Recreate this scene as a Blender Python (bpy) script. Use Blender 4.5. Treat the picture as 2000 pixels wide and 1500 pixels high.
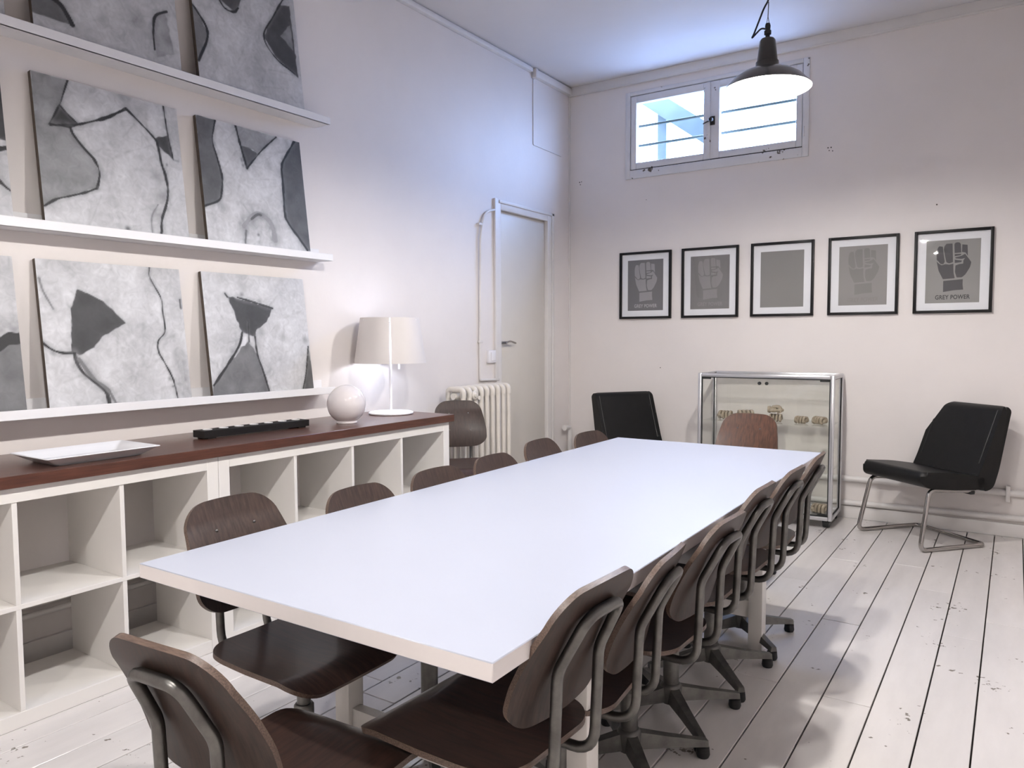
import bpy, bmesh, math, random
import numpy as np
from mathutils import Vector, Matrix
PI = math.pi
for o in list(bpy.data.objects): bpy.data.objects.remove(o)
SC = bpy.context.scene
COL = SC.collection
random.seed(7)

# ------------------------------------------------------------------ camera, world, exposure
cam_data = bpy.data.cameras.new('camera'); cam = bpy.data.objects.new('camera', cam_data); COL.objects.link(cam)
cam_data.sensor_fit = 'HORIZONTAL'; cam_data.sensor_width = 36.0
cam_data.lens = 1470.716/2000*36.0
cam_data.clip_start = 0.03
rx = Vector((0.83150113, 0.55550826, -0.00405628)); ux = Vector((-0.03083691, 0.0534456, 0.99809451)); fx = Vector((-0.55466653, 0.82979163, -0.06157023))
m = Matrix((rx, ux, -fx)).transposed().to_4x4(); m.translation = Vector((3.172, -0.0832, 1.2635))
cam.matrix_world = m
SC.camera = cam
SC.view_settings.view_transform = 'Standard'; SC.view_settings.look = 'None'
SC.view_settings.gamma = 1.0; SC.view_settings.use_curve_mapping = False
SC.cycles.transparent_max_bounces = 24
SC.view_settings.exposure = 0.05

WORLD_STRENGTH = 27.0
BULB = 1250.0
TABLE_BULB = 85.0
w = bpy.data.worlds.new('world'); SC.world = w; w.use_nodes = True
bg = w.node_tree.nodes['Background']
bg.inputs['Color'].default_value = (0.36, 0.54, 1.0, 1)
# overcast sky: three times brighter overhead than at the horizon
wn = w.node_tree.nodes; wl_ = w.node_tree.links
wt = wn.new('ShaderNodeTexCoord'); ws_ = wn.new('ShaderNodeSeparateXYZ'); wl_.new(wt.outputs['Generated'], ws_.inputs[0])
wr = wn.new('ShaderNodeMapRange'); wr.inputs['From Min'].default_value = 0.0; wr.inputs['From Max'].default_value = 1.0
wr.inputs['To Min'].default_value = WORLD_STRENGTH; wr.inputs['To Max'].default_value = WORLD_STRENGTH*3.0
wl_.new(ws_.outputs['Z'], wr.inputs['Value'])
wg = wn.new('ShaderNodeMapRange'); wg.inputs['From Min'].default_value = -0.15; wg.inputs['From Max'].default_value = 0.05; wg.inputs['To Min'].default_value = 0.45; wg.inputs['To Max'].default_value = 1.0   # darker ground below the horizon
wl_.new(ws_.outputs['Z'], wg.inputs['Value'])
wm = wn.new('ShaderNodeMath'); wm.operation = 'MULTIPLY'; wl_.new(wr.outputs[0], wm.inputs[0]); wl_.new(wg.outputs[0], wm.inputs[1]); wl_.new(wm.outputs[0], bg.inputs['Strength'])
D = 5.5425; H = 3.336; XR = 4.0; YF = -2.4
pl = bpy.data.lights.new('window_daylight', 'AREA'); pl.shape = 'RECTANGLE'; pl.size = 1.36; pl.size_y = 0.64
pl.cycles.is_portal = True
po = bpy.data.objects.new('window_daylight', pl); COL.objects.link(po)
po.location = (1.222, D+0.10, 2.87); po.rotation_euler = (-PI/2, 0, 0)

# ------------------------------------------------------------------ materials
def mat(name, color, rough=0.5, metal=0.0, var=0.0, vscale=8.0, stretch=(1,1,1), c2=None, coat=0.0, coat_rough=0.1, bump=0.0, bscale=60.0, rvar=0.0, spec=0.5, objvar=0.0, emit=None, estr=0.0, specks=None):
    M = bpy.data.materials.new(name); M.use_nodes = True
    nt = M.node_tree; N = nt.nodes; L = nt.links; b = N['Principled BSDF']
    b.inputs['Base Color'].default_value = (*color, 1); b.inputs['Roughness'].default_value = rough
    b.inputs['Metallic'].default_value = metal; b.inputs['Coat Weight'].default_value = coat; b.inputs['Coat Roughness'].default_value = coat_rough
    b.inputs['Specular IOR Level'].default_value = spec
    if emit: b.inputs['Emission Color'].default_value = (*emit, 1); b.inputs['Emission Strength'].default_value = estr
    tc = N.new('ShaderNodeTexCoord'); mp = N.new('ShaderNodeMapping'); mp.inputs['Scale'].default_value = stretch
    L.new(tc.outputs['Object'], mp.inputs['Vector'])
    src = None
    if c2 is not None or var:
        nz = N.new('ShaderNodeTexNoise'); nz.inputs['Scale'].default_value = vscale; nz.inputs['Detail'].default_value = 5; nz.inputs['Roughness'].default_value = 0.6
        L.new(mp.outputs[0], nz.inputs['Vector'])
        r = N.new('ShaderNodeValToRGB'); r.color_ramp.elements[0].position = 0.36; r.color_ramp.elements[1].position = 0.66
        a = c2 if c2 is not None else tuple(c*(1-var) for c in color)
        r.color_ramp.elements[0].color = (*a, 1); r.color_ramp.elements[1].color = (*color, 1)
        L.new(nz.outputs['Fac'], r.inputs['Fac']); src = r.outputs['Color']
        if rvar:
            mr = N.new('ShaderNodeMapRange'); mr.inputs['To Min'].default_value = rough-rvar; mr.inputs['To Max'].default_value = rough+rvar
            L.new(nz.outputs['Fac'], mr.inputs['Value']); L.new(mr.outputs[0], b.inputs['Roughness'])
    if specks:   # (scale, threshold, colour): worn flecks
        n2 = N.new('ShaderNodeTexNoise'); n2.inputs['Scale'].default_value = specks[0]; n2.inputs['Detail'].default_value = 3
        L.new(tc.outputs['Object'], n2.inputs['Vector'])
        n3 = N.new('ShaderNodeTexNoise'); n3.inputs['Scale'].default_value = specks[0]*0.13
        L.new(tc.outputs['Object'], n3.inputs['Vector'])
        mu = N.new('ShaderNodeMath'); mu.operation = 'MULTIPLY'; L.new(n2.outputs['Fac'], mu.inputs[0]); L.new(n3.outputs['Fac'], mu.inputs[1])
        r2 = N.new('ShaderNodeValToRGB'); r2.color_ramp.elements[0].position = specks[1]; r2.color_ramp.elements[1].position = specks[1]+0.03
        r2.color_ramp.elements[0].color = (0,0,0,1); r2.color_ramp.elements[1].color = (1,1,1,1)
        L.new(mu.outputs[0], r2.inputs['Fac'])
        mx = N.new('ShaderNodeMixRGB'); mx.inputs['Color2'].default_value = (*specks[2], 1)
        if src: L.new(src, mx.inputs['Color1'])
        else: mx.inputs['Color1'].default_value = (*color, 1)
        L.new(r2.outputs['Color'], mx.inputs['Fac']); src = mx.outputs['Color']
    if objvar:
        oi = N.new('ShaderNodeObjectInfo'); mr = N.new('ShaderNodeMapRange'); mr.inputs['To Min'].default_value = 1-objvar; mr.inputs['To Max'].default_value = 1.0
        L.new(oi.outputs['Random'], mr.inputs['Value'])
        hs = N.new('ShaderNodeHueSaturation'); L.new(mr.outputs[0], hs.inputs['Value'])
        if src: L.new(src, hs.inputs['Color'])
        else: hs.inputs['Color'].default_value = (*color, 1)
        src = hs.outputs['Color']
    if src: L.new(src, b.inputs['Base Color'])
    if bump:
        nb = N.new('ShaderNodeTexNoise'); nb.inputs['Scale'].default_value = bscale; nb.inputs['Detail'].default_value = 4
        L.new(mp.outputs[0], nb.inputs['Vector'])
        bp_ = N.new('ShaderNodeBump'); bp_.inputs['Strength'].default_value = bump; bp_.inputs['Distance'].default_value = 0.01
        L.new(nb.outputs['Fac'], bp_.inputs['Height']); L.new(bp_.outputs[0], b.inputs['Normal'])
    return M
def glass_mat(name, tint, refl=1.0):
    M = bpy.data.materials.new(name); M.use_nodes = True; nt = M.node_tree; N = nt.nodes; L = nt.links
    N.remove(N['Principled BSDF']); out = N['Material Output']
    t = N.new('ShaderNodeBsdfTransparent'); t.inputs['Color'].default_value = (*tint, 1)
    g = N.new('ShaderNodeBsdfGlossy'); g.inputs['Roughness'].default_value = 0.02
    f = N.new('ShaderNodeFresnel'); f.inputs['IOR'].default_value = 1.45
    nz = N.new('ShaderNodeTexNoise'); nz.inputs['Scale'].default_value = 3.0
    mr = N.new('ShaderNodeMapRange'); mr.inputs['To Min'].default_value = 0.8*refl; mr.inputs['To Max'].default_value = 1.0*refl
    L.new(nz.outputs['Fac'], mr.inputs['Value'])
    mu = N.new('ShaderNodeMath'); mu.operation = 'MULTIPLY'; L.new(f.outputs[0], mu.inputs[0]); L.new(mr.outputs[0], mu.inputs[1])
    ge = N.new('ShaderNodeNewGeometry'); iv = N.new('ShaderNodeMath'); iv.operation = 'SUBTRACT'; iv.inputs[0].default_value = 1.0; L.new(ge.outputs['Backfacing'], iv.inputs[1])
    m2 = N.new('ShaderNodeMath'); m2.operation = 'MULTIPLY'; L.new(mu.outputs[0], m2.inputs[0]); L.new(iv.outputs[0], m2.inputs[1]); mu = m2
    mx = N.new('ShaderNodeMixShader'); L.new(mu.outputs[0], mx.inputs['Fac']); L.new(t.outputs[0], mx.inputs[1]); L.new(g.outputs[0], mx.inputs[2])
    L.new(mx.outputs[0], out.inputs['Surface'])
    return M
M = {}
M['wall'] = mat('wall_paint', (0.77, 0.722, 0.697), 0.6, var=0.05, vscale=1.6, bump=0.05, bscale=30)
M['ceiling'] = mat('ceiling_paint', (0.69, 0.665, 0.665), 0.7, var=0.04, vscale=1.2, bump=0.04, bscale=30)
M['trim'] = mat('trim_paint', (0.73, 0.70, 0.68), 0.45, var=0.05, vscale=6)
M['door'] = mat('door_paint', (0.66, 0.625, 0.575), 0.45, var=0.05, vscale=2.0)
M['plank'] = mat('plank_paint', (0.775, 0.735, 0.707), 0.24, var=0.08, vscale=3.0, stretch=(3, 0.6, 1), rvar=0.06, objvar=0.08, bump=0.05, bscale=14, specks=(38.0, 0.405, (0.22, 0.19, 0.16)))
M['subfloor'] = mat('dark_joint', (0.035, 0.028, 0.022), 0.9, var=0.3)
M['edge_band'] = mat('white_edge_band', (0.78, 0.73, 0.71), 0.42, var=0.03)
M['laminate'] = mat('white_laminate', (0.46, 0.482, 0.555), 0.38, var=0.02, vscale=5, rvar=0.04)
M['table_leg'] = mat('white_lacquer', (0.74, 0.71, 0.67), 0.4, var=0.05, vscale=9)
M['shelf'] = mat('white_melamine', (0.83, 0.80, 0.765), 0.42, var=0.03, vscale=5)
M['ledge'] = mat('ledge_lacquer', (0.80, 0.79, 0.80), 0.42, var=0.02, vscale=5)
M['veneer'] = mat('red_brown_veneer', (0.115, 0.045, 0.030), 0.3, c2=(0.065, 0.026, 0.018), vscale=9, stretch=(14, 0.9, 14), coat=0.25, coat_rough=0.22)
M['seat_wood'] = mat('dark_plywood_seat', (0.062, 0.033, 0.025), 0.4, c2=(0.032, 0.018, 0.014), vscale=7, stretch=(16, 1.6, 4), coat=0.25, coat_rough=0.16, rvar=0.06, spec=0.25)
M['back_wood'] = mat('dark_plywood_back', (0.054, 0.034, 0.027), 0.45, c2=(0.027, 0.018, 0.0145), vscale=7, stretch=(18, 6, 1.6), coat=0.08, coat_rough=0.25, rvar=0.08, spec=0.22)
M['far_wood'] = mat('red_plywood_back', (0.110, 0.052, 0.035), 0.42, c2=(0.050, 0.026, 0.018), vscale=7, stretch=(18, 6, 1.6), coat=0.15, coat_rough=0.22, spec=0.25)
M['ply_edge'] = mat('ply_edge', (0.150, 0.100, 0.076), 0.45, c2=(0.060, 0.038, 0.028), vscale=10, stretch=(3, 30, 40))
M['tube'] = mat('grey_steel_tube', (0.19, 0.185, 0.172), 0.36, metal=0.9, c2=(0.11, 0.105, 0.10), vscale=14, rvar=0.08)
M['base_metal'] = mat('dull_cast_metal', (0.19, 0.185, 0.17), 0.45, metal=0.7, c2=(0.10, 0.095, 0.09), vscale=12)
M['chrome'] = mat('chrome', (0.42, 0.40, 0.385), 0.12, metal=1.0, var=0.05)
M['alu'] = mat('satin_aluminium', (0.62, 0.62, 0.64), 0.28, metal=0.8, var=0.05)
M['rubber'] = mat('black_rubber', (0.012, 0.012, 0.012), 0.6, var=0.2)
M['vinyl'] = mat('black_vinyl', (0.006, 0.006, 0.006), 0.42, var=0.3, vscale=20, bump=0.06, bscale=180, spec=0.28)
M['black_wood'] = mat('black_stain', (0.008, 0.007, 0.007), 0.45, var=0.25, vscale=20, spec=0.25)
M['enamel_black'] = mat('black_enamel', (0.018, 0.015, 0.013), 0.25, var=0.2, vscale=6, coat=0.5, coat_rough=0.15)
M['enamel_white'] = mat('white_enamel', (0.85, 0.85, 0.85), 0.35, var=0.02)
M['cord'] = mat('black_cord', (0.008, 0.008, 0.010), 0.55, var=0.2)
M['bulb'] = mat('pendant_bulb', (1, 1, 1), 0.5, var=0.01, emit=(1.0, 0.965, 0.935), estr=BULB)
M['table_bulb'] = mat('table_bulb', (1, 1, 1), 0.5, var=0.01, emit=(0.80, 0.86, 1.0), estr=TABLE_BULB)
M['shade'] = mat('greige_shade', (0.66, 0.62, 0.60), 0.5, var=0.03, vscale=6)
M['lamp_white'] = mat('white_lamp_paint', (0.86, 0.85, 0.86), 0.3, var=0.02)
M['opal'] = mat('opal_glass', (0.76, 0.71, 0.715), 0.08, var=0.03, vscale=4, coat=0.6, coat_rough=0.03)
M['china'] = mat('white_china', (0.78, 0.78, 0.80), 0.18, var=0.02)
M['tealight'] = mat('tealight_wax', (0.82, 0.80, 0.78), 0.45, var=0.03)
M['radiator'] = mat('cream_radiator_enamel', (0.72, 0.67, 0.60), 0.4, var=0.06, vscale=10)
M['plaster'] = mat('cast_plaster', (0.45, 0.385, 0.30), 0.75, c2=(0.32, 0.26, 0.19), vscale=30, bump=0.2, bscale=120)
M['paper'] = mat('white_mat_board', (0.78, 0.78, 0.81), 0.7, var=0.02)
M['window'] = mat('chipped_window_paint', (0.70, 0.69, 0.70), 0.5, var=0.06, vscale=9, specks=(26.0, 0.40, (0.10, 0.075, 0.055)))
M['gap_shadow'] = mat('painted_gap_shadow', (0.03, 0.024, 0.02), 0.9, var=0.2)  # dark colour stands in for the shade in the sash gaps
M['bar'] = mat('blue_grey_iron', (0.048, 0.056, 0.044), 0.6, var=0.2)
M['thin_bar'] = mat('pale_blue_iron', (0.095, 0.11, 0.085), 0.6, var=0.2)
M['stone'] = mat('outside_render', (0.10, 0.10, 0.09), 0.9, c2=(0.055, 0.065, 0.06), vscale=6)
M['brass'] = mat('dark_latch_metal', (0.07, 0.06, 0.05), 0.4, metal=0.7, c2=(0.03, 0.028, 0.025), vscale=30)
M['switch'] = mat('white_switch_plastic', (0.80, 0.78, 0.80), 0.35, var=0.02)
M['hole'] = mat('nail_hole', (0.10, 0.09, 0.08), 0.9, var=0.3)
M['glass'] = glass_mat('clear_glass', (0.992, 0.993, 0.990))
M['cab_glass'] = glass_mat('green_tinted_glass', (0.985, 0.989, 0.980), 1.0)
M['pane'] = glass_mat('window_glass', (0.93, 0.95, 0.96), 0.7)
def art_mat():
    A = bpy.data.materials.new('painted_canvas'); A.use_nodes = True; nt = A.node_tree; N = nt.nodes; L = nt.links; b = N['Principled BSDF']
    at = N.new('ShaderNodeAttribute'); at.attribute_name = 'Col'
    tc = N.new('ShaderNodeTexCoord'); nz = N.new('ShaderNodeTexNoise'); nz.inputs['Scale'].default_value = 28; nz.inputs['Detail'].default_value = 6; nz.inputs['Distortion'].default_value = 1.2
    L.new(tc.outputs['Object'], nz.inputs['Vector'])
    mr = N.new('ShaderNodeMapRange'); mr.inputs['From Min'].default_value = 0.3; mr.inputs['From Max'].default_value = 0.7; mr.inputs['To Min'].default_value = 0.86; mr.inputs['To Max'].default_value = 1.08
    L.new(nz.outputs['Fac'], mr.inputs['Value'])
    mx = N.new('ShaderNodeVectorMath'); mx.operation = 'SCALE'; L.new(at.outputs['Color'], mx.inputs[0]); L.new(mr.outputs[0], mx.inputs['Scale'])
    L.new(mx.outputs[0], b.inputs['Base Color']); b.inputs['Roughness'].default_value = 0.55
    bp_ = N.new('ShaderNodeBump'); bp_.inputs['Strength'].default_value = 0.15; bp_.inputs['Distance'].default_value = 0.004; L.new(nz.outputs['Fac'], bp_.inputs['Height']); L.new(bp_.outputs[0], b.inputs['Normal'])
    return A
M['art'] = art_mat()
def translucent(name, c):
    A = bpy.data.materials.new(name); A.use_nodes = True; nt = A.node_tree; N = nt.nodes; N.remove(N['Principled BSDF'])
    t = N.new('ShaderNodeBsdfTranslucent'); nz = N.new('ShaderNodeTexNoise'); nz.inputs['Scale'].default_value = 8
    r = N.new('ShaderNodeValToRGB'); r.color_ramp.elements[0].color = (*[q*0.95 for q in c], 1); r.color_ramp.elements[1].color = (*c, 1)
    nt.links.new(nz.outputs['Fac'], r.inputs['Fac']); nt.links.new(r.outputs['Color'], t.inputs['Color']); nt.links.new(t.outputs[0], N['Material Output'].inputs['Surface'])
    return A
M['added_diffuser'] = translucent('added_frosted_disc', (0.55, 0.56, 0.60))

# ------------------------------------------------------------------ mesh helpers
class MB:
    """collects vertices and faces (material slot, smooth flag) into one mesh"""
    def __init__(s): s.v = []; s.f = []; s.mi = []
    def add(s, verts, faces, mi=0):
        n = len(s.v); s.v += [tuple(map(float, p)) for p in verts]
        for f in faces: s.f.append([i+n for i in f]); s.mi.append(mi)
    def box(s, x0, x1, y0, y1, z0, z1, bev=0.0, mi=0, seg=2, xf=None):
        if bev:
            bm = bmesh.new(); bmesh.ops.create_cube(bm, size=1.0)
            for q in bm.verts: q.co = Vector(((x0+x1)/2+q.co.x*(x1-x0), (y0+y1)/2+q.co.y*(y1-y0), (z0+z1)/2+q.co.z*(z1-z0)))
            bmesh.ops.bevel(bm, geom=list(bm.edges), offset=bev, segments=seg, profile=0.5, affect='EDGES')
            bm.verts.index_update(); vs = [q.co.copy() for q in bm.verts]; fs = [[q.index for q in f.verts] for f in bm.faces]; bm.free()
        else:
            vs = [Vector(p) for p in ((x0,y0,z0),(x1,y0,z0),(x1,y1,z0),(x0,y1,z0),(x0,y0,z1),(x1,y0,z1),(x1,y1,z1),(x0,y1,z1))]
            fs = [(0,3,2,1),(4,5,6,7),(0,1,5,4),(1,2,6,5),(2,3,7,6),(3,0,4,7)]
        if xf is not None: vs = [xf @ q for q in vs]
        s.add(vs, fs, mi); return s
    def tube(s, pts, r, n=10, closed=False, mi=0, caps=True, flat=1.0):
        P = [Vector(p) for p in pts]; k = len(P)
        rad = r if isinstance(r, (list, tuple)) else [r]*k
        T = []
        for i in range(k):
            a = P[(i-1) % k] if (closed or i > 0) else P[i]; b = P[(i+1) % k] if (closed or i < k-1) else P[i]
            T.append((b-a).normalized())
        up = Vector((0,0,1)) if abs(T[0].z) < 0.9 else Vector((1,0,0))
        u = (up - T[0]*up.dot(T[0])).normalized(); vs = []
        for i in range(k):
            if i: u = (u - T[i]*u.dot(T[i])).normalized()
            q = T[i].cross(u)
            for j in range(n):
                a = 2*PI*j/n; vs.append(P[i] + u*(rad[i]*math.cos(a)*flat) + q*(rad[i]*math.sin(a)))
        fs = []
        for i in range(k if closed else k-1):
            for j in range(n):
                a, b = i*n+j, i*n+(j+1) % n; c, d = ((i+1) % k)*n+(j+1) % n, ((i+1) % k)*n+j
                fs.append((a, b, c, d))
        if caps and not closed: fs.append(tuple(reversed(range(n)))); fs.append(tuple(range((k-1)*n, k*n)))
        s.add(vs, fs, mi); return s
    def lathe(s, prof, n=32, c=(0,0,0), a0=0.0, a1=2*PI, mi=0, axis='z'):
        full = abs(a1-a0-2*PI) < 1e-6; m_ = n if full else n+1; vs = []; fs = []
        for r, z in prof:
            for j in range(m_):
                a = a0+(a1-a0)*j/n
                p = (r*math.cos(a), r*math.sin(a), z)
                if axis == 'x': p = (z, r*math.cos(a), r*math.sin(a))
                if axis == 'y': p = (r*math.sin(a), z, r*math.cos(a))
                vs.append((c[0]+p[0], c[1]+p[1], c[2]+p[2]))
        for i in range(len(prof)-1):
            for j in range(n):
                j2 = (j+1) % m_; fs.append((i*m_+j, i*m_+j2, (i+1)*m_+j2, (i+1)*m_+j))
        s.add(vs, fs, mi); return s
    def prism(s, poly, z0, z1, f=lambda x, y, z: (x, y, z), mi=0):
        n = len(poly); vs = [f(x, y, z0) for x, y in poly]+[f(x, y, z1) for x, y in poly]
        s.add(vs, [tuple(reversed(range(n))), tuple(range(n, 2*n))]+[(i, (i+1) % n, n+(i+1) % n, n+i) for i in range(n)], mi); return s
    def shell(s, fn, nu, nv, th, mi=0, emi=None):
        G = [[Vector(fn(-1+2*i/nu, j/nv)) for i in range(nu+1)] for j in range(nv+1)]
        Nn = [[None]*(nu+1) for _ in range(nv+1)]
        for j in range(nv+1):
            for i in range(nu+1):
                a = G[j][min(i+1, nu)]-G[j][max(i-1, 0)]; b = G[min(j+1, nv)][i]-G[max(j-1, 0)][i]
                Nn[j][i] = a.cross(b).normalized()
        w_ = nu+1; A = [p for row in G for p in row]; B = [G[j][i]-Nn[j][i]*th for j in range(nv+1) for i in range(w_)]
        n = len(A); fs = []
        for j in range(nv):
            for i in range(nu):
                a, b, c, d = j*w_+i, j*w_+i+1, (j+1)*w_+i+1, (j+1)*w_+i
                fs += [(a, b, c, d), (n+d, n+c, n+b, n+a)]
        rim = [i for i in range(w_)]+[j*w_+nu for j in range(1, nv+1)]+[nv*w_+i for i in range(nu-1, -1, -1)]+[j*w_ for j in range(nv-1, 0, -1)]
        s.add(A+B, fs, mi); base = len(s.v)-2*n
        for k in range(len(rim)):
            a, b = rim[k], rim[(k+1) % len(rim)]
            s.f.append([base+b, base+a, base+n+a, base+n+b]); s.mi.append(mi if emi is None else emi)
        return s
def fillet(pts, r, n=6, closed=False):
    P = [Vector(p) for p in pts]; k = len(P); rr = r if isinstance(r, (list, tuple)) else [r]*k; out = []
    for i in range(k):
        if not closed and i in (0, k-1): out.append(P[i]); continue
        a, b, c = P[i-1], P[i], P[(i+1) % k]
        d1 = (a-b); d2 = (c-b); t = min(rr[i], d1.length*0.48, d2.length*0.48)
        if t < 1e-5: out.append(b); continue
        p = b+d1.normalized()*t; q = b+d2.normalized()*t
        for j in range(n+1):
            u = j/n; out.append(p*(1-u)**2+b*2*u*(1-u)+q*u*u)
    return out
def mesh(mb, name, mats, smooth=40):
    me = bpy.data.meshes.new(name); me.from_pydata(mb.v, [], mb.f)
    for m_ in (mats if isinstance(mats, (list, tuple)) else [mats]): me.materials.append(m_)
    me.polygons.foreach_set('material_index', mb.mi)
    bm = bmesh.new(); bm.from_mesh(me); bmesh.ops.recalc_face_normals(bm, faces=list(bm.faces)); bm.to_mesh(me); bm.free()
    if smooth:
        me.polygons.foreach_set('use_smooth', [True]*len(me.polygons)); me.set_sharp_from_angle(angle=math.radians(smooth))
    me.update(); return me
def obj(name, mb, mats, parent=None, loc=(0,0,0), rot=(0,0,0), smooth=40):
    me = mb if isinstance(mb, bpy.types.Mesh) else mesh(mb, name, mats, smooth)
    o = bpy.data.objects.new(name, me); COL.objects.link(o); o.location = loc; o.rotation_euler = rot
    if parent: o.parent = parent
    return o
def tag(o, label=None, cat=None, group=None, kind=None):
    if label: o['label'] = label
    if cat: o['category'] = cat
    if group: o['group'] = group
    if kind: o['kind'] = kind
    return o
def thing(name, label, cat, loc=(0,0,0), rz=0.0, group=None):
    o = bpy.data.objects.new(name, None); COL.objects.link(o); o.location = loc; o.rotation_euler = (0, 0, rz); o.empty_display_size = 0.1
    return tag(o, label, cat, group)
def struct(name, mb, mats, parent=None, label=None):
    o = obj(name, mb, mats, parent)
    if not parent: tag(o, label, kind='structure')
    return o
def dup(root, loc, rz, label, group=None):
    r = root.copy(); COL.objects.link(r); r.location = loc; r.rotation_euler = (0, 0, rz); r['label'] = label
    if group: r['group'] = group
    for ch in list(root.children):
        c = ch.copy(); COL.objects.link(c); c.parent = r
        for g in ch.children:
            d = g.copy(); COL.objects.link(d); d.parent = c
    return r
def ring(x0, x1, z0, z1, t, y0, y1, bev=0.0):
    """a rectangular frame in the x-z plane, t = (left, right, bottom, top)"""
    b = MB()
    b.box(x0, x0+t[0], y0, y1, z0, z1, bev); b.box(x1-t[1], x1, y0, y1, z0, z1, bev)
    b.box(x0+t[0], x1-t[1], y0, y1, z0, z0+t[2], bev); b.box(x0+t[0], x1-t[1], y0, y1, z1-t[3], z1, bev)
    return b
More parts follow.
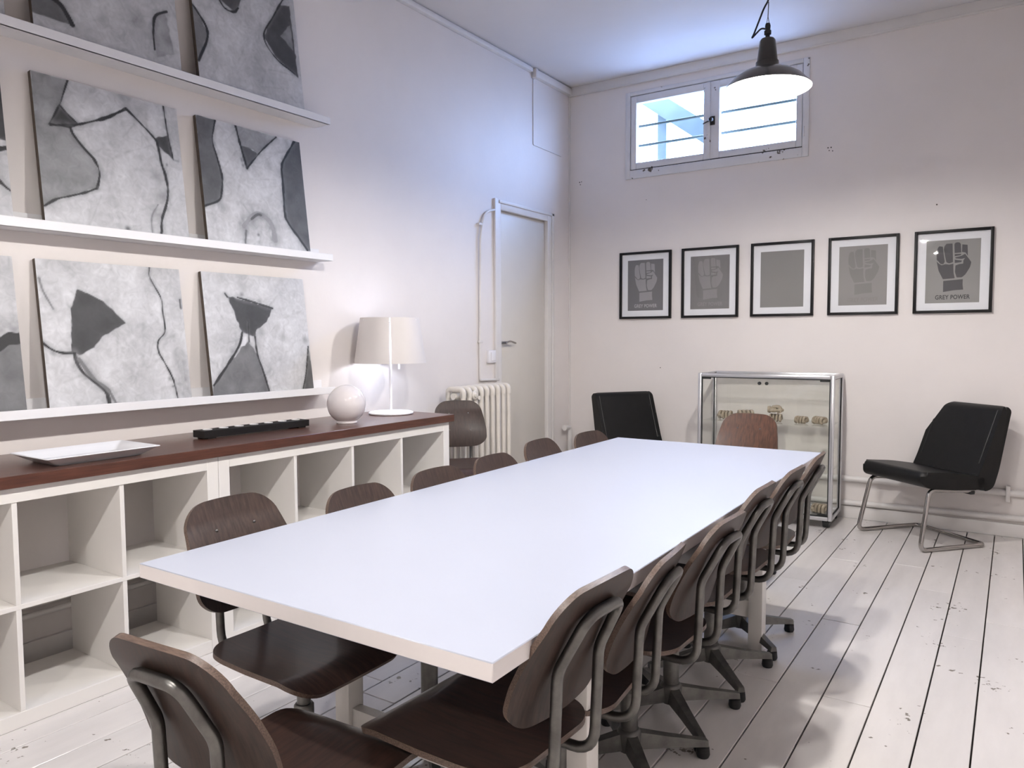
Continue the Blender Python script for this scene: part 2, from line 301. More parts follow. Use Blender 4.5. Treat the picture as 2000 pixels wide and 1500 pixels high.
ART = {
'torso_bent':(0.56,[(0.36,[(-0.0,1.0),(0.228,1.001),(0.189,0.894),(0.16,0.819),(0.083,0.674),(0.215,0.68),(0.221,0.645),(0.283,0.57),(0.346,0.493),(0.377,0.425),(0.371,0.359),(0.332,0.3),(0.209,0.245),(0.077,0.186),(-0.007,0.132),(-0.017,0.586)]),(0.05,[(0.16,0.819),(0.268,0.716),(0.215,0.692),(0.083,0.674)]),(0.05,[(0.801,0.74),(0.909,0.784),(0.935,0.607),(0.827,0.688)])],[(0.015,0.007,[(0.228,1.001),(0.189,0.894),(0.16,0.819),(0.083,0.674)]),(0.015,0.008,[(0.16,0.819),(0.213,0.764),(0.268,0.716)]),(0.015,0.013,[(0.09,0.674),(0.215,0.694),(0.28,0.721),(0.397,0.774),(0.483,0.819),(0.61,0.908)]),(0.015,0.012,[(0.61,0.908),(0.698,0.834),(0.801,0.74),(0.823,0.687),(0.837,0.567),(0.857,0.483),(0.867,0.371),(0.843,0.262),(0.801,0.161),(0.782,0.047)]),(0.015,0.008,[(0.898,0.996),(0.903,0.872),(0.913,0.768),(0.935,0.607)]),(0.015,0.012,[(0.215,0.68),(0.229,0.639),(0.283,0.57),(0.346,0.501),(0.377,0.425),(0.366,0.35),(0.348,0.302)]),(0.015,0.009,[(0.348,0.302),(0.274,0.263),(0.17,0.223),(0.077,0.186),(0.004,0.134)]),(0.2,0.005,[(0.713,0.04),(0.722,0.16),(0.777,0.253)]),(0.3,0.004,[(0.935,0.607),(0.975,0.606)])],[(0.25,0.09,0.6,(0.612,0.977)),(0.3,0.07,0.5,(0.701,0.913)),(0.25,0.06,0.7,(0.794,0.455)),(0.25,0.06,0.7,(0.817,0.328)),(0.25,0.05,0.6,(0.765,0.191)),(0.35,0.1,0.4,(0.513,0.683)),(0.04,0.02,0.9,(0.534,0.053)),(0.06,0.012,1,(0.878,0.561)),(0.65,0.12,0.6,(0.348,0.812)),(0.3,0.06,0.5,(0.06,0.145))]),
'torso_arms_raised':(0.57,[(0.15,[(-0.004,1.003),(0.169,0.999),(0.131,0.832),(0.157,0.685),(0.18,0.552),(0.163,0.435),(0.127,0.36),(-0.017,0.291)]),(0.12,[(0.943,0.999),(1.009,1.002),(1.013,0.047),(0.958,0.05),(0.778,0.266),(0.762,0.43),(0.778,0.754),(0.837,0.848)]),(0.1,[(0.383,0.846),(0.463,0.842),(0.549,0.808),(0.423,0.665)]),(0.45,[(0.351,1.002),(0.753,0.996),(0.549,0.808),(0.463,0.842),(0.383,0.846)])],[(0.015,0.011,[(0.169,0.999),(0.127,0.831),(0.157,0.685),(0.18,0.552),(0.163,0.435),(0.127,0.36),(-0.008,0.296)]),(0.015,0.012,[(0.351,1.002),(0.379,0.86),(0.423,0.665)]),(0.015,0.008,[(0.423,0.665),(0.591,0.848),(0.752,0.991)]),(0.015,0.014,[(0.943,0.995),(0.814,0.819),(0.777,0.738),(0.773,0.588),(0.762,0.347),(0.788,0.267),(0.857,0.184),(0.969,0.051)]),(0.28,0.03,[(0.335,0.187),(0.416,0.269),(0.496,0.303),(0.573,0.273),(0.619,0.205),(0.632,0.101)]),(0.1,0.012,[(0.415,0.253),(0.476,0.296),(0.515,0.298)]),(0.15,0.014,[(0.351,0.15),(0.335,0.054)])],[(0.3,0.06,0.5,(0.339,0.969)),(0.25,0.05,0.6,(0.16,0.319)),(0.3,0.07,0.5,(0.056,0.214)),(0.02,0.018,1,(0.467,0.131)),(0.3,0.05,0.5,(0.643,0.729)),(0.25,0.05,0.6,(0.855,0.96)),(0.3,0.08,0.4,(0.336,0.211)),(0.35,0.1,0.5,(0.078,0.955)),(0.1,0.02,0.7,(0.38,0.728)),(0.1,0.02,0.7,(0.386,0.682))]),
'leaning_figure':(0.64,[(0.05,[(0.244,0.813),(0.313,0.791),(0.411,0.738),(0.494,0.653),(0.554,0.588),(0.455,0.535),(0.378,0.491),(0.322,0.419),(0.213,0.371),(0.169,0.393),(0.175,0.519),(0.192,0.624),(0.189,0.68),(0.218,0.737)])],[(0.015,0.011,[(-0.009,0.457),(0.053,0.408),(0.111,0.387),(0.179,0.386)]),(0.015,0.016,[(0.186,0.379),(0.201,0.308),(0.245,0.236),(0.339,0.153),(0.372,0.108),(0.385,0.035)]),(0.16,0.014,[(0.211,0.343),(0.286,0.22),(0.381,0.13),(0.427,0.04)]),(0.015,0.008,[(0.768,0.998),(0.766,0.921),(0.834,0.778),(0.838,0.67),(0.843,0.562),(0.831,0.515),(0.781,0.461),(0.775,0.384),(0.818,0.291),(0.867,0.173),(0.887,0.039)]),(0.2,0.008,[(0.013,0.872),(0.033,0.784),(0.081,0.677)]),(0.1,0.01,[(0.984,0.769),(0.986,0.706)]),(0.4,0.02,[(0.934,0.358),(0.945,0.169),(0.962,0.05)])],[(0.4,0.08,0.5,(0.731,0.942)),(0.35,0.06,0.5,(0.768,0.829)),(0.25,0.03,0.6,(0.436,0.735)),(0.5,0.1,0.5,(0.446,0.813)),(0.1,0.025,0.6,(0.055,0.395)),(0.2,0.06,0.5,(0.235,0.286)),(0.15,0.015,0.8,(0.841,0.182)),(0.15,0.012,0.8,(0.862,0.126)),(0.3,0.03,0.5,(0.901,0.492)),(0.3,0.06,0.4,(0.318,0.262))]),
'hourglass_figure':(0.63,[(0.045,[(0.211,0.819),(0.307,0.802),(0.436,0.778),(0.642,0.73),(0.567,0.613),(0.461,0.545),(0.439,0.492),(0.319,0.527),(0.284,0.617),(0.25,0.727)]),(0.2,[(0.37,0.45),(0.445,0.343),(0.479,0.214),(0.527,0.041),(0.538,-0.045),(-0.02,-0.017),(0.013,0.113),(0.119,0.229),(0.254,0.354),(0.301,0.409)]),(0.85,[(0.327,0.52),(0.383,0.506),(0.336,0.415),(0.285,0.416)]),(0.85,[(0.382,0.499),(0.426,0.492),(0.438,0.371),(0.375,0.464)]),(0.12,[(0.984,0.383),(1.028,-0.005),(0.88,0.034),(0.933,0.181)])],[(0.015,0.013,[(0.319,0.527),(0.276,0.416),(0.137,0.249),(0.013,0.113)]),(0.015,0.01,[(0.439,0.492),(0.445,0.343),(0.486,0.2),(0.527,0.034)]),(0.015,0.008,[(0.984,0.406),(0.933,0.181),(0.88,0.034)]),(0.02,0.006,[(0.388,0.625),(0.379,0.513),(0.378,0.45)]),(0.02,0.01,[(0.196,0.836),(0.215,0.809)]),(0.03,0.012,[(0.308,0.809),(0.437,0.782),(0.642,0.73)])],[(0.15,0.03,0.7,(0.353,0.835)),(0.2,0.03,0.6,(0.527,0.785)),(0.25,0.04,0.6,(0.205,0.376)),(0.3,0.05,0.5,(0.133,0.296)),(0.15,0.03,0.6,(0.959,0.466)),(0.3,0.05,0.5,(0.724,0.483)),(0.2,0.04,0.6,(0.505,0.527)),(0.3,0.04,0.5,(0.477,0.413)),(0.35,0.07,0.4,(0.166,0.931))]),
'curled_figure':(0.52,[(0.14,[(-0.027,0.29),(0.098,0.288),(0.173,0.247),(0.22,0.172),(0.247,0.122),(-0.038,0.123)]),(0.42,[(0.808,0.165),(0.813,0.315),(0.853,0.423),(0.915,0.455),(0.955,0.158),(0.818,0.097)])],[(0.015,0.02,[(0.06,0.288),(0.163,0.247),(0.21,0.188),(0.238,0.128)]),(0.02,0.013,[(0.802,0.147),(0.81,0.303),(0.84,0.402),(0.928,0.46)])],[(0.25,0.08,0.5,(0.685,0.328)),(0.3,0.06,0.5,(0.752,0.242)),(0.62,0.1,0.6,(0.548,0.303)),(0.35,0.1,0.4,(0.632,0.417))]),
'arched_figure':(0.53,[(0.25,[(-0.062,0.632),(0.033,0.562),(0.11,0.412),(0.008,0.175),(-0.06,0.127)]),(0.07,[(0.848,0.9),(0.95,0.928),(0.967,0.315),(0.752,0.423),(0.643,0.557),(0.695,0.675)]),(0.32,[(0.937,0.767),(0.823,0.627),(0.94,0.545)]),(0.1,[(0.232,0.742),(0.373,0.672),(0.418,0.718),(0.468,0.858),(0.335,0.845)])],[(0.015,0.012,[(-0.048,0.63),(0.033,0.562),(0.11,0.412),(0.008,0.175)]),(0.015,0.01,[(0.927,1.025),(0.762,0.773),(0.643,0.57),(0.737,0.425),(0.933,0.338)]),(0.015,0.01,[(0.232,0.742),(0.287,0.672),(0.373,0.672),(0.418,0.718)])],[(0.3,0.05,0.5,(0.538,0.685)),(0.3,0.06,0.5,(0.63,0.628)),(0.62,0.1,0.5,(0.247,0.347)),(0.3,0.05,0.5,(0.095,0.348))]),
'fist':[[(0.195,0.817),(0.216,0.883),(0.244,0.909),(0.308,0.9),(0.33,0.771),(0.352,0.657),(0.324,0.619),(0.272,0.626),(0.235,0.667),(0.2,0.693)],[(0.337,0.904),(0.376,0.942),(0.485,0.941),(0.504,0.646),(0.434,0.627),(0.382,0.649),(0.351,0.751),(0.327,0.85)],[(0.52,0.928),(0.542,0.95),(0.576,0.956),(0.617,0.948),(0.638,0.924),(0.651,0.791),(0.529,0.787)],[(0.663,0.918),(0.76,0.906),(0.772,0.732),(0.727,0.787),(0.663,0.799)],[(0.532,0.772),(0.651,0.771),(0.644,0.748),(0.533,0.738)],[(0.719,0.768),(0.778,0.703),(0.837,0.632),(0.817,0.556),(0.736,0.442),(0.67,0.398),(0.579,0.401),(0.544,0.488),(0.552,0.59),(0.617,0.61),(0.691,0.614),(0.692,0.667),(0.722,0.7),(0.654,0.689),(0.546,0.703),(0.543,0.718),(0.653,0.737)],[(0.535,0.684),(0.592,0.674),(0.666,0.664),(0.656,0.64),(0.537,0.63)],[(0.2,0.668),(0.243,0.632),(0.296,0.605),(0.365,0.62),(0.434,0.609),(0.512,0.621),(0.514,0.548),(0.522,0.469),(0.545,0.39),(0.327,0.38),(0.241,0.518)],[(0.334,0.353),(0.694,0.37),(0.691,0.288),(0.706,0.205),(0.552,0.2),(0.335,0.176)]]}

# ------------------------------------------------------------------ the room
lines = [-0.03,0.165,0.32,0.475,0.632,0.795,0.953,1.11,1.266,1.42,1.575,1.725,1.875,2.02,2.17,2.32,2.485,2.643,2.80,2.95,3.098,3.245,3.40,3.555,3.71,3.865,4.02]
fl = struct('floor', MB().box(-0.05, XR+0.05, YF-0.05, D+0.05, -0.12, -0.012), M['subfloor'], label='white painted wooden floorboards with dark joints')
known = {2.485: [3.44], 2.643: [2.67], 2.17: [3.95], 2.80: [4.13], 2.95: [3.53], 3.098: [3.79], 2.32: [4.45], 0.795: [0.3], 1.11: [1.9]}
for i in range(len(lines)-1):
    a, b = lines[i], lines[i+1]; js = list(known.get(a, []))
    y = js[0] if js else random.uniform(0.2, 4.8)
    js = [y]; q = y
    while q-2.1 > YF+0.3: q -= random.uniform(1.7, 2.3); js.append(q)
    q = y
    while q+2.1 < D-0.3: q += random.uniform(1.7, 2.3); js.append(q)
    js = sorted(j for j in js if YF+0.2 < j < D-0.15)
    ys = [YF]+js+[D]
    for k in range(len(ys)-1):
        dz = random.uniform(-0.0012, 0.0)
        obj('plank', MB().box(a+0.0026, b-0.0026, ys[k]+0.0014, ys[k+1]-0.0014, -0.012, dz, bev=0.0012, seg=1), M['plank'], fl, smooth=0)
# left wall with the door opening
dy0, dy1, dz1 = 4.503, 5.177, 2.203
wl = MB(); wl.box(-0.2, 0, YF-0.2, dy0, -0.12, H+0.1); wl.box(-0.2, 0, dy1, D+0.2, -0.12, H+0.1); wl.box(-0.2, 0, dy0, dy1, dz1, H+0.1); wl.box(-0.2, -0.12, dy0, dy1, -0.12, dz1)
struct('wall_left', wl, M['wall'], label='off-white painted wall with the picture ledges')
wx0, wx1, wz0, wz1 = 0.545, 1.90, 2.545, 3.185
wb = MB(); wb.box(-0.2, wx0, D, D+0.22, -0.12, H+0.1); wb.box(wx1, XR+0.2, D, D+0.22, -0.12, H+0.1); wb.box(wx0, wx1, D, D+0.22, -0.12, wz0); wb.box(wx0, wx1, D, D+0.22, wz1, H+0.1)
wbo = struct('wall_back', wb, M['wall'], label='off-white painted wall with the high window')
struct('wall_right', MB().box(XR, XR+0.2, YF-0.2, D+0.2, -0.12, H+0.1), M['wall'], label='off-white painted side wall')
struct('wall_front', MB().box(-0.2, XR+0.2, YF-0.2, YF, -0.12, H+0.1), M['wall'], label='off-white painted wall behind the viewer')
struct('ceiling', MB().box(-0.2, XR+0.2, YF-0.2, D+0.22, H, H+0.15), M['ceiling'], label='plain white painted ceiling')
# cornice board along the back wall, strip down the corner
tb = MB(); tb.box(0.012, XR, D-0.022, D, 3.262, H, 0.003); tb.box(0.012, XR, D-0.03, D-0.02, 3.262, 3.272, 0.002)
struct('trim_1', tb, M['trim'], label='flat white cornice board above the window wall')
struct('trim_2', MB().box(0.0, 0.014, D-0.014, D, 0.08, 3.262, 0.003), M['trim'], label='thin white bead in the room corner')
struct('baseboard_back', MB().box(0, XR, D-0.018, D, 0, 0.085, 0.003), M['trim'], label='low white skirting on the window wall')
bl = MB(); bl.box(0, 0.016, YF, dy0-0.07, 0, 0.085, 0.003); bl.box(0, 0.016, dy1+0.09, D, 0, 0.085, 0.003)
struct('baseboard_left', bl, M['trim'], label='low white skirting on the ledge wall')
for x, z, r in ((0.10, 2.555, 0.005), (0.118, 2.557, 0.004), (0.107, 2.535, 0.004), (2.05, 2.565, 0.005), (2.07, 2.565, 0.005), (2.058, 2.545, 0.004), (2.08, 2.54, 0.004), (2.72, 2.11, 0.005), (0.83, 1.02, 0.004), (0.70, 2.35, 0.003)):
    obj('nail_hole', MB().lathe([(0, -0.0012), (r, -0.0012), (r, 0.001)], 8, (x, D, z), axis='y'), M['hole'], wbo)

# window: fixed frame, two casements, latch
W1 = bpy.data.objects.new('window_1', None); COL.objects.link(W1); tag(W1, 'small high two-casement window with chipped white paint', kind='structure'); W1.location = (0, D, 0)
obj('window_frame', ring(0.522, 1.922, 2.525, 3.203, (0.040, 0.042, 0.066, 0.030), -0.014, 0.06, 0.003), M['window'], W1)
obj('gap_shadow_strip', ring(0.556, 1.885, 2.585, 3.178, (0.02, 0.02, 0.02, 0.02), 0.045, 0.065), M['gap_shadow'], W1)  # backing ring behind the sash gaps, their shade put into its colour
for (x0, x1, tl, tr, zb) in ((0.567, 1.202, 0.047, 0.040, 2.598), (1.209, 1.876, 0.075, 0.042, 2.599)):
    s_ = obj('casement', ring(x0, x1, zb, 3.168, (tl, tr, 0.05, 0.055), -0.008, 0.04, 0.004), M['window'], W1)
    obj('pane', MB().box(x0+tl-0.006, x1-tr+0.006, 0.014, 0.019, zb+0.044, 3.119), M['pane'], s_)
obj('gap_shadow_strip', MB().box(1.21, 1.884, -0.003, 0.035, 2.589, 2.601), M['gap_shadow'], W1); obj('gap_shadow_strip', MB().box(0.562, 1.205, -0.002, 0.03, 2.590, 2.600), M['gap_shadow'], W1)  # dark strips added in the gaps under the sashes, painting their shade
obj('meeting_bead', MB().box(1.188, 1.216, -0.018, -0.007, 2.60, 3.166, 0.003), M['window'], W1)
lt = MB(); lt.lathe([(0, -0.05), (0.013, -0.05), (0.017, -0.044), (0.017, -0.03), (0.008, -0.026), (0.008, 0)], 14, (1.232, -0.008, 2.878), axis='y')
lt.box(1.212, 1.252, -0.016, -0.008, 2.845, 2.91, 0.003); lt.tube([(1.232, -0.035, 2.878), (1.19, -0.03, 2.868), (1.165, -0.022, 2.862)], 0.005, 8)
obj('latch', lt, M['brass'], W1)
for z0, x0 in ((2.70, 0.557), (3.02, 0.557), (2.70, 1.888), (3.02, 1.888)):
    obj('hinge', MB().lathe([(0, 0), (0.006, 0), (0.006, 0.07), (0, 0.07)], 8, (x0, -0.014, z0-0.035)), M['window'], W1)
for z in (2.97, 2.815):
    obj('security_bar', MB().tube([(0.5, 0.14, z), (1.95, 0.14, z)], 0.011, 8), M['thin_bar'], W1)
# outside the window: slanting stair beam and the light-well wall
bt = MB(); bt.prism([(0.30, 3.55), (0.30, 3.36), (0.98, 2.854), (0.98, 3.044)], D+0.55, D+0.62, f=lambda x, z, y: (x, y, z))
tag(obj('stair_beam', bt, M['bar']), 'slanting blue-grey beam seen through the left window pane', 'beam')
pt = MB(); pt.box(0.52, 0.60, D+0.64, D+0.70, 2.0, 3.36); pt.box(0.1, 0.90, D+0.66, D+0.69, 2.25, 2.32)
tag(obj('outside_post', pt, M['bar']), 'blue-grey post outside under the slanting beam', 'post')

# door in the left wall
d1 = bpy.data.objects.new('door_1', None); COL.objects.link(d1); tag(d1, 'plain off-white flush door beside the radiator', kind='structure'); d1.location = (0, 0, 0)
obj('door_leaf', MB().box(-0.055, -0.018, dy0+0.008, dy1-0.009, 0.006, dz1-0.009, 0.002), M['door'], d1)
fr = MB(); fr.box(-0.06, 0.012, dy0-0.055, dy0+0.006, 0, dz1+0.062, 0.003); fr.box(-0.06, 0.012, dy1-0.006, dy1+0.085, 0, dz1+0.062, 0.003); fr.box(-0.06, 0.0118, dy0+0.006, dy1-0.006, dz1-0.006, dz1+0.062, 0.003)
fr.box(0.012, 0.02, dy1+0.055, dy1+0.085, 0, dz1+0.062, 0.003); fr.box(0.012, 0.02, dy0-0.02, dy1+0.085, dz1+0.04, dz1+0.062, 0.003)
obj('door_frame', fr, M['trim'], d1)
hd = MB(); hd.lathe([(0, -0.018), (0.011, -0.018), (0.011, 0.03), (0, 0.03)], 12, (0, dy0+0.045, 1.225), axis='x')
hd.tube(fillet([(0.028, dy0+0.035, 1.222), (0.032, dy0+0.09, 1.237), (0.028, dy0+0.165, 1.222)], 0.05), 0.0095, 10, flat=0.8)
obj('lever_handle', hd, M['chrome'], d1)

# cable trunking and conduits on the left wall
tk = MB(); tk.box(0, 0.035, YF, 4.92, 3.295, 3.325, 0.003); tk.box(0, 0.02, YF, 4.92, 3.325, H, 0)
tag(obj('cable_trunking', tk, M['trim']), 'long white cable trunking under the ceiling on the ledge wall', 'trunking')
tg = thing('trunking_end', 'short white trunking with brown end cap near the room corner', 'trunking')
obj('channel', MB().box(0, 0.04, 4.985, D-0.014, 3.27, 3.325, 0.003), M['trim'], tg); obj('end_cap', MB().box(0, 0.042, 4.95, 4.985, 3.262, 3.332, 0.003), M['shade'], tg)
obj('wire', MB().tube(fillet([(0.004, 4.968, 3.262), (0.004, 4.968, 2.76), (0.004, 5.40, 2.755)], 0.012), 0.004, 8), M['trim'], tg)
cv = MB(); cv.box(0, 0.02, 4.425, 4.46, 0.95, 2.27, 0.003)
tag(obj('conduit', cv, M['trim']), 'straight white square conduit beside the door frame', 'conduit')
cc = thing('curved_conduit', 'thin white conduit curving down to the radiator left of the light switch', 'conduit')
obj('pipe', MB().tube(fillet([(0.012, 4.425, 2.185), (0.014, 4.30, 2.15), (0.016, 4.245, 2.0), (0.012, 4.238, 1.2), (0.012, 4.238, 0.962), (0.012, 4.47, 0.955)], [0, .1, .12, .2, .01, 0]), 0.009, 8), M['trim'], cc)
for z in (2.06, 1.235): obj('clip', MB().box(0, 0.024, 4.222, 4.262, z-0.008, z+0.008, 0.003), M['trim'], cc)
sw = thing('light_switch', 'white rocker light switch between conduit and door', 'switch', (0, 4.377, 1.127))
obj('plate', MB().box(0, 0.022, -0.046, 0.046, -0.046, 0.046, 0.004), M['switch'], sw); obj('rocker', MB().box(0.022, 0.028, -0.018, 0.03, -0.03, 0.03, 0.002), M['switch'], sw)

# heating pipes
hp = thing('heating_pipe', 'upper white heating pipe along the back wall behind the right black chair', 'pipe', group=None)
obj('pipe', MB().tube([(0.10, D-0.024, 0.272), (XR, D-0.024, 0.282)], 0.021, 12), M['trim'], hp)
for x in (1.0, 3.16): obj('clip', MB().box(x-0.012, x+0.012, D-0.05, D, 0.225, 0.325, 0.004), M['trim'], hp)
tag(obj('heating_pipe', MB().tube([(0.10, D-0.0225, 0.106), (2.2, D-0.0225, 0.109), (XR, D-0.0225, 0.135)], 0.02, 12), M['trim']), 'lower white heating pipe just above the skirting on the back wall', 'pipe')
tag(obj('heating_pipe', MB().tube([(0.045, YF, 0.236), (0.045, 3.70, 0.246)], 0.012, 10), M['trim']), 'upper white pipe on the wall behind the open cube shelves', 'pipe')
tag(obj('heating_pipe', MB().tube([(0.045, YF, 0.198), (0.045, 3.70, 0.203)], 0.012, 10), M['trim']), 'lower white pipe on the wall behind the open cube shelves', 'pipe')
ep = thing('riser_pipe', 'short white pipe with elbow rising in the room corner', 'pipe')
obj('pipe', MB().tube(fillet([(0.05, D-0.075, 0), (0.05, D-0.075, 0.505), (0.05, D-0.15, 0.507)], 0.03), 0.02, 12), M['trim'], ep)
obj('end_cap', MB().lathe([(0, 0), (0.024, 0), (0.024, 0.02), (0, 0.02)], 12, (0.05, D-0.17, 0.507), axis='y'), M['trim'], ep)

# radiator
rd = thing('radiator', 'cream column radiator beside the door', 'radiator', (0.13, 3.785, 0))
sec = MB()
for x in (-0.062, 0.062): sec.tube([(x, 0, 0.13), (x, 0, 0.90)], 0.019, 10, flat=0.8)
for z, s1 in ((0.13, -1), (0.90, 1)):
    sec.tube(fillet([(-0.062, 0, z-s1*0.03), (-0.062, 0, z+s1*0.025), (0.062, 0, z+s1*0.025), (0.062, 0, z-s1*0.03)], 0.035), 0.019, 10)
me = mesh(sec, 'radiator_section', M['radiator'])
for k in range(9): obj('radiator_section', me, None, rd, (0, 0.02+k*0.0655, 0))
for z in (0.16, 0.88): obj('header', MB().tube([(0, -0.01, z), (0, 0.555, z)], 0.022, 10), M['radiator'], rd)
vm = MB(); vm.lathe([(0, -0.02), (0.026, -0.02), (0.030, 0.0), (0.024, 0.006), (0.020, 0.004), (0.014, 0.014), (0, 0.016)], 16, (0.085, 0.115, 0.885), axis='x')
vm.lathe([(0, -0.01), (0.012, -0.01), (0.014, 0.012), (0, 0.014)], 12, (0.085, 0.150, 0.865), axis='x')
obj('valve', vm, M['radiator'], rd)
vk = MB(); vk.lathe([(0, 0), (0.018, 0), (0.018, 0.03), (0.01, 0.034), (0.01, 0.05), (0, 0.05)], 12, (0.02, 0.56, 0.885), axis='y')
obj('air_valve', vk, M['radiator'], rd)
for y, x in ((0.02, -0.065), (0.02, 0.065), (0.544, -0.065), (0.544, 0.065)):
    ft = MB()
    ft.tube([(x, y, 0), (x, y, 0.11)], [0.026, 0.018], 8)
    obj('foot', ft, M['radiator'], rd)

# ------------------------------------------------------------------ conference table
TB = thing('conference_table', 'long white laminate conference table in the middle of the room', 'table', (1.466, 0.8806, 0), 0.0105)
TW, TL = 1.0146, 2.6356
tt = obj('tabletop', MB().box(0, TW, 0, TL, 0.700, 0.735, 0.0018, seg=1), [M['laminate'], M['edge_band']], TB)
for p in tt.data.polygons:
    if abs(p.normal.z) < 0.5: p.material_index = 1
for yy in (0.545, 2.05):
    for xx in (0.10, 0.865):
        obj('leg', MB().box(xx, xx+0.055, yy-0.03, yy+0.03, 0, 0.70, 0.003), M['table_leg'], TB)
    obj('crossbar', MB().box(0.155, 0.865, yy-0.018, yy+0.018, 0.13, 0.20, 0.003), M['table_leg'], TB)
    obj('crossbar', MB().box(0.155, 0.865, yy-0.018, yy+0.018, 0.65, 0.70, 0.003), M['table_leg'], TB)
for xx in (0.128, 0.893):
    obj('stretcher', MB().box(xx-0.018, xx+0.018, 0.575, 2.02, 0.645, 0.70, 0.003), M['table_leg'], TB)

# ------------------------------------------------------------------ swivel chairs
S = 0.44
def outline(ws):
    t = np.linspace(0, 1, 401); y = np.interp(t, [p[0] for p in ws], [p[1] for p in ws])
    k = np.hanning(35); k /= k.sum(); z = np.convolve(np.concatenate([2*y[0]-y[17:0:-1], y, 2*y[-1]-y[-2:-19:-1]]), k, 'valid')
    return lambda v: float(np.interp(v, t, z))
def rounded(base, a, ra, b, rb):      # quarter-ellipse corners at both ends of an outline
    def f(v):
        w_ = base(v)
        if v < a: w_ -= ra*(1-math.sqrt(max(0.0, 1-((a-v)/a)**2)))
        if v > b: w_ -= rb*(1-math.sqrt(max(0.0, 1-((v-b)/(1-b))**2)))
        return w_
    return f
back_w = rounded(outline([(0, 0.160), (0.15, 0.167), (0.36, 0.168), (0.6, 0.160), (0.8, 0.149), (1.0, 0.137)]), 0.22, 0.070, 0.80, 0.062)
seat_w = rounded(outline([(0, 0.187), (0.25, 0.190), (0.5, 0.188), (0.75, 0.180), (1.0, 0.158)]), 0.16, 0.075, 0.82, 0.072)
def back_fn(u, v):
    x = u*back_w(v); uu = x/0.168; q = v*0.933
    z = S+0.085+0.284*v-0.010*uu*uu*(2*v-1)
    y = -0.195-0.050*q-0.085*q*q if q < 0.75 else -0.2803-0.12*(q-0.75)
    return (-x, y+0.018*uu*uu, z)
def seat_fn(u, t):
    x = u*seat_w(t); uu = x/0.196
    z = S-0.012*(1-abs(2*t-1)**2)*(1-uu*uu)+0.004*uu*uu
    if t < 0.22: z -= 0.030*((0.22-t)/0.22)**2
    return (x, 0.205-0.40*t, z)
ease = lambda f: (lambda u, v: f(u, 0.5-0.5*math.cos(PI*v)))
ch = thing('swivel_chair', 'x', 'chair')
sl = MB()
def add(name, mb, mats, parent=ch): return obj(name, mb, mats, parent)
hub = MB(); hub.lathe([(0, 0.045), (0.032, 0.045), (0.036, 0.06), (0.036, 0.10), (0.030, 0.108), (0.026, 0.11), (0.026, 0.30), (0.022, 0.305), (0, 0.305)], 20)
col_ = add('column', hub, M['base_metal'])
st = MB(); st.lathe([(0, 0.20), (0.018, 0.20), (0.018, S-0.03), (0, S-0.03)], 16)
spind = add('spindle', st, M['tube'])
arm = MB()
sect = [(0.028, 0.052, 0.100, 0.022), (0.12, 0.046, 0.078, 0.018), (0.245, 0.034, 0.052, 0.014)]
vs = []
for x, z0, z1, hw in sect: vs += [(x, -hw, z0), (x, hw, z0), (x, hw*0.72, z1), (x, -hw*0.72, z1)]
fs = [(3, 2, 1, 0), (8, 9, 10, 11)]
for k in (0, 4):
    for j in range(4): fs.append((k+j, k+(j+1) % 4, k+4+(j+1) % 4, k+4+j))
arm.add(vs, fs)
arm_me = mesh(arm, 'base_arm', M['base_metal'], 30)
gl = MB(); gl.lathe([(0, 0), (0.018, 0), (0.021, 0.008), (0.019, 0.03), (0.010, 0.036), (0, 0.036)], 14, (0.232, 0, 0)); gl_me = mesh(gl, 'glide', M['rubber'])
for k in range(4):
    a = obj('base_arm', arm_me, None, ch, (0, 0, 0), (0, 0, PI/4+k*PI/2)); obj('glide', gl_me, None, a)
pm = MB(); pm.box(-0.085, 0.085, -0.10, 0.10, S-0.036, S-0.024, 0.004); pm.lathe([(0, S-0.06), (0.03, S-0.06), (0.036, S-0.036), (0, S-0.036)], 16)
plate = add('seat_plate', pm, M['base_metal'])
seat = add('seat', MB().shell(ease(seat_fn), 24, 34, 0.012, 0, 1), [M['seat_wood'], M['ply_edge']])
back = add('backrest', MB().shell(ease(back_fn), 26, 34, 0.012, 0, 1), [M['back_wood'], M['ply_edge']])
half = [(0.075, 0.06, S-0.031), (0.075, -0.236, S-0.031), (0.075, -0.246, S+0.195), (0.062, -0.304, S+0.308)]
path = [Vector(p) for p in half]+[Vector((-p[0], p[1], p[2])) for p in reversed(half)]
frame = add('back_frame', MB().tube(fillet(path, [0, 0.055, 0.02, 0.035, 0.035, 0.02, 0.055, 0], 6), 0.0115, 10), M['tube'])
for sx, v in ((-1, 0.36), (1, 0.36), (-1, 0.72), (1, 0.72)):
    p = back_fn(0.40*sx, v); obj('screw', MB().lathe([(0, -0.001), (0.005, -0.001), (0.005, 0.0015), (0.002, 0.0025), (0, 0.0025)], 10, (p[0], p[1], p[2]), axis='y'), M['chrome'], back)
UP = ('spindle', 'seat_plate', 'seat', 'backrest', 'back_frame')
h2 = PI/2
far_back = None
